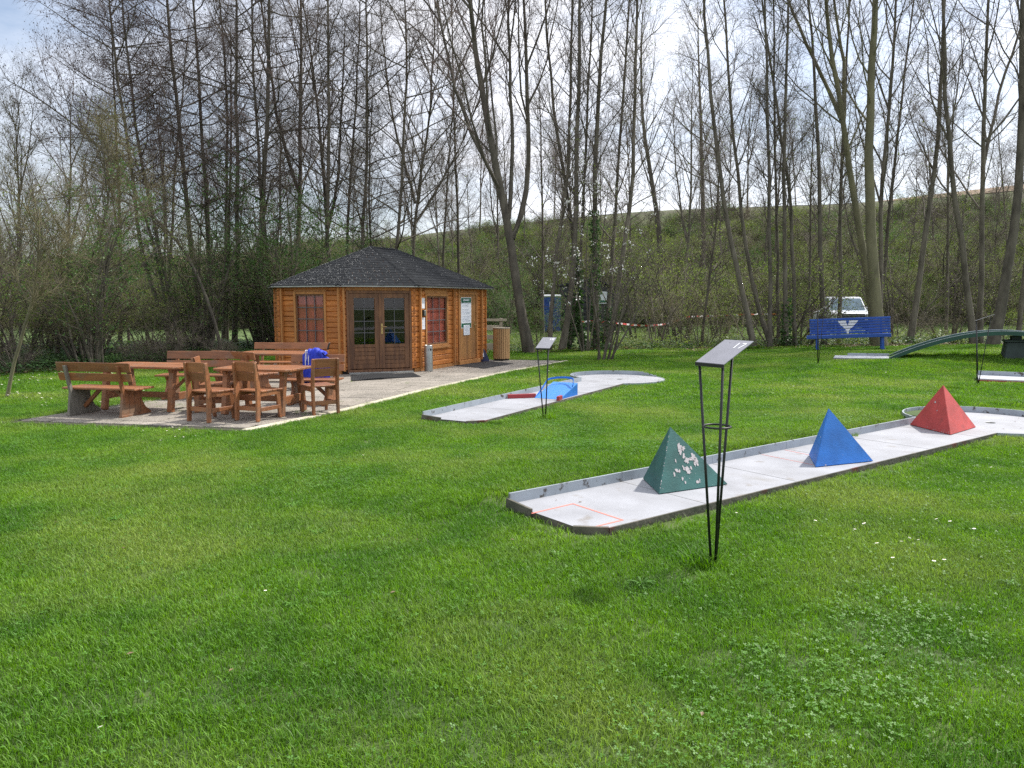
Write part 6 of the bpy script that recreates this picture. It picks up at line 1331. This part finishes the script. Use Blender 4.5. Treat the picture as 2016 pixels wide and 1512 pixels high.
# left thicket, dense
for i in range(74):
    x = rb.uniform(-24, -5.2); y = float(woodline(x))+rb.uniform(.8, 9.0)
    if x > -8.2: k = rb.choice([2, 5, 0, 2])
    elif x > -11: k = rb.choice([2, 2, 1, 3, 0])
    else: k = rb.choice([1, 1, 0, 3, 4, 5])
    place_shrub(k, x, y, rb.uniform(.8, 1.2), '%s in the thicket %s %s' % (SK[k][2], 'front' if y < woodline(x)+3 else ('middle' if y < woodline(x)+6 else 'back'), landmark(x, y).replace('over', 'behind')), 'shrubs in the left thicket')
for i in range(18):
    x = rb.uniform(-19, -7.5); y = float(woodline(x))+rb.uniform(.1, .9); place_shrub(4, x, y, rb.uniform(.55, .95), 'low brown bramble at the thicket foot '+landmark(x, y).replace('over', 'behind'), 'brambles along the foot of the left thicket')
# middle and right strip
place_shrub(5, *G(1185, 691, .1)[:2]*.9, .9, 'thin leggy shrub mixed into the ivied trunks before the shed')
mids = [(1290, 27.5, 0, 1.0, 'bare many stemmed shrub in the ivy between the shed and the snaking trunk'), (1340, 29.5, 1, 1.2, 'olive budding bush below the sagging barrier tape'), (1420, 30.5, 1, 1.15, 'olive budding bush behind the nearest wire stand'), (1255, 33, 5, 1.2, 'leggy shrub right of the dark shed'),
        (1060, 26, 2, .55, 'small bright green bush just left of the blue toilet cabin'), (1000, 34, 2, .75, 'dark green bush right of the litter bin across the meadow'), (1572, 26.0, 3, 1.2, 'fresh yellow green bush spreading above the left end of the blue bench'), (1665, 42.5, 3, 1.5, 'yellow green bush just behind the white truck'), (1540, 26.6, 3, 1.45, 'tall yellow green bush amid the clump left of the blue bench'), (1320, 36, 3, 1.9, 'large fresh green bush below the embankment tree with the leaning trunk'), (1290, 41, 1, 1.5, 'olive bush right of the dark shed, behind the tape'),
        (1495, 26.0, 3, .9, 'yellow green bush among the stems left of the blue bench'), (1760, 27.5, 5, .9, 'leggy shrub right of the thickest trunk'), (1775, 26.0, 0, .75, 'bare shrub at the start of the green arched lane'), (1870, 28, 5, .9, 'leggy shrub behind the hump of the arched lane'), (1860, 26, 0, .6, 'small bare shrub left of the leaning slender trunk'), (1985, 29, 3, .8, 'yellow green bush at the right edge'), (1380, 26.6, 0, .8, 'bare twiggy shrub left of the nearest stand plate')]
for px, Y, k, s, lb in mids: place_shrub(k, (px-1008)/FPX*Y, Y, s, lb)
# bushes standing at the foot of the embankment and on its slope
for i in range(95):
    fx = (i+rb.random())/95*1.5-.75; y = rb.choice([rb.uniform(45.5, 49), rb.uniform(48, 60)]); x = fx*y
    if 1.0 < x < 7.5 and y < 47.5: y += 3
    k = rb.choice([0, 1, 5, 1, 3])
    place_shrub(k, x, y, rb.uniform(1.0, 1.7), '%s %s %s' % (SK[k][2], 'on the meadow rim' if y < 49 else 'low on the embankment', landmark(x, y)), 'bushes at the embankment foot')
# scrub covering the slope and leaf litter, ivy and weeds on the wood floor: uncountable
scr = []
for i, (H, st, lf_, lm) in enumerate([(1.5, 10, .35, 'leaf_olive'), (1.9, 9, .0, 'leaf_olive'), (1.3, 10, .8, 'leaf_olive'), (1.6, 9, .5, 'leaf_dark')]):
    wd, tw, lf, _ = shrub_geo(600+i, H, st, .8, lf_, .07, n1=6, n2=5, n3=3, leafper=2); V = wd.V+tw.V; parts_ = []
    for g_, m in ((wd, 'twig'), (tw, 'twig_olive' if i % 2 else 'twig'), (lf, lm)):
        if g_.n: parts_.append((np.concatenate(g_.V), np.concatenate(g_.F3) if g_.F3 else None, np.concatenate(g_.F4) if g_.F4 else None, M[m]))
    scr.append(turf('scrub_%d' % i, parts_))
P = scatter_xy(-66, 70, 47, 71, 1.15, .5); P = P[np.abs(P[:, 0]) < .72*P[:, 1]+6]; pz = np.stack([P[:, 0], P[:, 1], height(P[:, 0], P[:, 1])], 1)
instancer('hillside_scrub', pz, RS.randint(0, 4, len(P)), .6+.7*RS.rand(len(P)), scr, 'brown and olive scrub covering the embankment below the ploughed field', 'scrub', tilt=False)
wf = []
for i in range(3): wf.append(turf('floor_a%d' % i, [(*[(v if j else v) for j, v in enumerate(leaves_flat(150, .8, .035, .07, .01, .22, 700+i, tri=False))], M['ivy'])]))
for i in range(2): wf.append(turf('floor_b%d' % i, [(*leaves_flat(150, .8, .03, .06, .005, .05, 720+i, tri=False), M['deadleaf'] if 'deadleaf' in M else M['litter'])]))
for i in range(2): wf.append(turf('floor_c%d' % i, [(*leaves_flat(130, .8, .04, .08, .03, .38, 740+i, tri=False), M['leaf_fresh'])]))
P = scatter_xy(-28, 26, 13, 34, .42, .2); yl = woodline(P[:, 0]); k = (P[:, 1] > yl+.15) & (np.abs(P[:, 0]) < .72*P[:, 1]+3); k &= np.where(P[:, 0] > -8, P[:, 1] < yl+6.5, P[:, 1] < yl+12); P = P[k]; yl = yl[k]
d_ = P[:, 1]-yl; rnd = RS.rand(len(P)); pk = np.where(d_ < .8, np.where(rnd < .55, 3+(rnd*50).astype(int) % 2, (rnd*30).astype(int) % 3), np.where(rnd < .38, (rnd*30).astype(int) % 3, np.where(rnd < .55, 3+(rnd*50).astype(int) % 2, 5+(rnd*50).astype(int) % 2)))
pk = np.where((P[:, 0] < -4) & (rnd > .5), (rnd*30).astype(int) % 3, pk)
instancer('undergrowth', np.stack([P[:, 0], P[:, 1], height(P[:, 0], P[:, 1])], 1), pk, .8+.6*RS.rand(len(P)), wf, 'ivy, nettles and dead leaves on the woodland floor behind the lawn', 'undergrowth')
mt = []
for i in range(3): mt.append(turf('meadow_%d' % i, [(*blades(420, 1.6, .05, .16, .018, 800+i), M['grass_meadow'])]))
P = scatter_xy(-10, 40, 29, 48, 1.2, .4); P = P[(np.abs(P[:, 0]) < .72*P[:, 1]+3) & (P[:, 0] > -8)]
instancer('meadow_grass', np.stack([P[:, 0], P[:, 1], height(P[:, 0], P[:, 1])], 1), RS.randint(0, 3, len(P)), .8+.5*RS.rand(len(P)), mt, 'pale green meadow grass beyond the strip of trees', 'grass')
# wild cherry twigs in blossom before the shed
r = np.random.RandomState(9); V = None; g1, g2, g3 = Geo(), Geo(), Geo()
st_ = []
for a, b, c in (((1150, 690), (1140, 560), (1060, 440)), ((1155, 690), (1165, 520), (1240, 400)), ((1160, 690), (1150, 480), (1170, 330)), ((1148, 690), (1120, 600), (1080, 520)), ((1158, 690), (1180, 560), (1235, 470))):
    q = [D(*a, 24.2), D(*b, 24.0), D(*c, 23.8)]; q[0][2] = hz(q[0][0], q[0][1])-.1; st_.append(resample(q, 7))
Pc = np.stack(st_); Rc = .028*np.linspace(1, .2, 7)[None].repeat(len(st_), 0); g1.add(*tubes(Pc, Rc, 5))
B1, R1_, Lb1, _, _ = grow(r, Pc, Rc, 9, .40, 1, (40, 80), (.5, 1.6), 5, lambda i, t, rp, L_: .008+0*L_, .02, .3); g1.add(*tubes(B1, R1_, 4))
B2, R2_, _, _, _ = grow(r, B1, R1_, 6, .2, 1, (30, 70), (.2, .6), 3, lambda i, t, rp, L_: .004+0*L_, .02, .3); g2.add(*tubes(B2, R2_, 3))
tips = np.concatenate([B2[:, -1], B2[:, 1]]); dd_ = norm(r.rand(len(tips), 3)-.5); m = r.rand(len(tips)) < .55; g3.add(*leafcards(r, tips[m], dd_[m], .055, 3, .09, .5))
cl_ = tips[r.rand(len(tips)) < .16]; fl_ = Geo(); fl_.add(*leafcards(r, cl_, norm(r.rand(len(cl_), 3)-.5), .045, 7, .075, 1.0))
bs_ = arr((Pc[0, 0, 0], Pc[0, 0, 1], Pc[0, 0, 2]+.1)); e = tree_obj('flowering_shrub', bs_, (g1, g2, g3, Geo()), 'slender shrub with white blossom and young leaves arching in front of the dark shed', cat='shrub')
fl_.V = [v-np.array(bs_) for v in fl_.V]; tag(obj('blossom', fl_.mesh('blossom'), M['blossom'], e), kind='stuff')

# fallen leaves and bits on lawn, lanes and terrace
V = []; F_ = []
for _ in range(420):
    x, y = rr.uniform(-9, 10), rr.uniform(2.4, 20)
    if abs(x) > .7*y+1: continue
    on1 = inpoly(np.array([[x, y]]), POLY1)[0] or inpoly(np.array([[x, y]]), POLY2)[0]; ont = inpoly(np.array([[x, y]]), PATIO)[0]
    if not (on1 or ont) and rr.random() < .62: continue
    z = FLZ+.004 if on1 else (.026 if ont else hz(x, y)+rr.uniform(.028, .042)); s_ = rr.uniform(.006, .02); a = rr.random()*6.28; k = len(V); c, q = math.cos(a)*s_, math.sin(a)*s_
    V += [(x+c, y+q, z), (x-q*.5, y+c*.5, z+.004), (x-c, y-q, z+.002), (x+q*.5, y-c*.5, z+.005)]; F_.append((k, k+1, k+2, k+3))
me = bpy.data.meshes.new('fallen_leaves'); me.from_pydata(V, [], F_); tag(obj('fallen_leaves', me, M['deadleaf']), 'small dead leaves lying about on lawn, lanes and terrace', 'leaves', kind='stuff')
# tell look-alikes with one label apart by their order from the left
_by = {}
for o in sc.objects:
    if o.parent is None and 'label' in o.keys(): _by.setdefault(o['label'], []).append(o)
_ord = ['first', 'second', 'third', 'fourth', 'fifth', 'sixth', 'seventh', 'eighth', 'ninth', 'tenth', 'eleventh', 'twelfth', 'thirteenth', 'fourteenth', 'fifteenth', 'sixteenth']
for lb, os_ in _by.items():
    if len(os_) > 1:
        os_.sort(key=lambda o: o.location.x/max(.1, o.location.y))
        for i, o in enumerate(os_): o['label'] = lb+(', the left one' if i == 0 else ', the right one') if len(os_) == 2 else lb+', %s from left' % _ord[min(i, 15)]
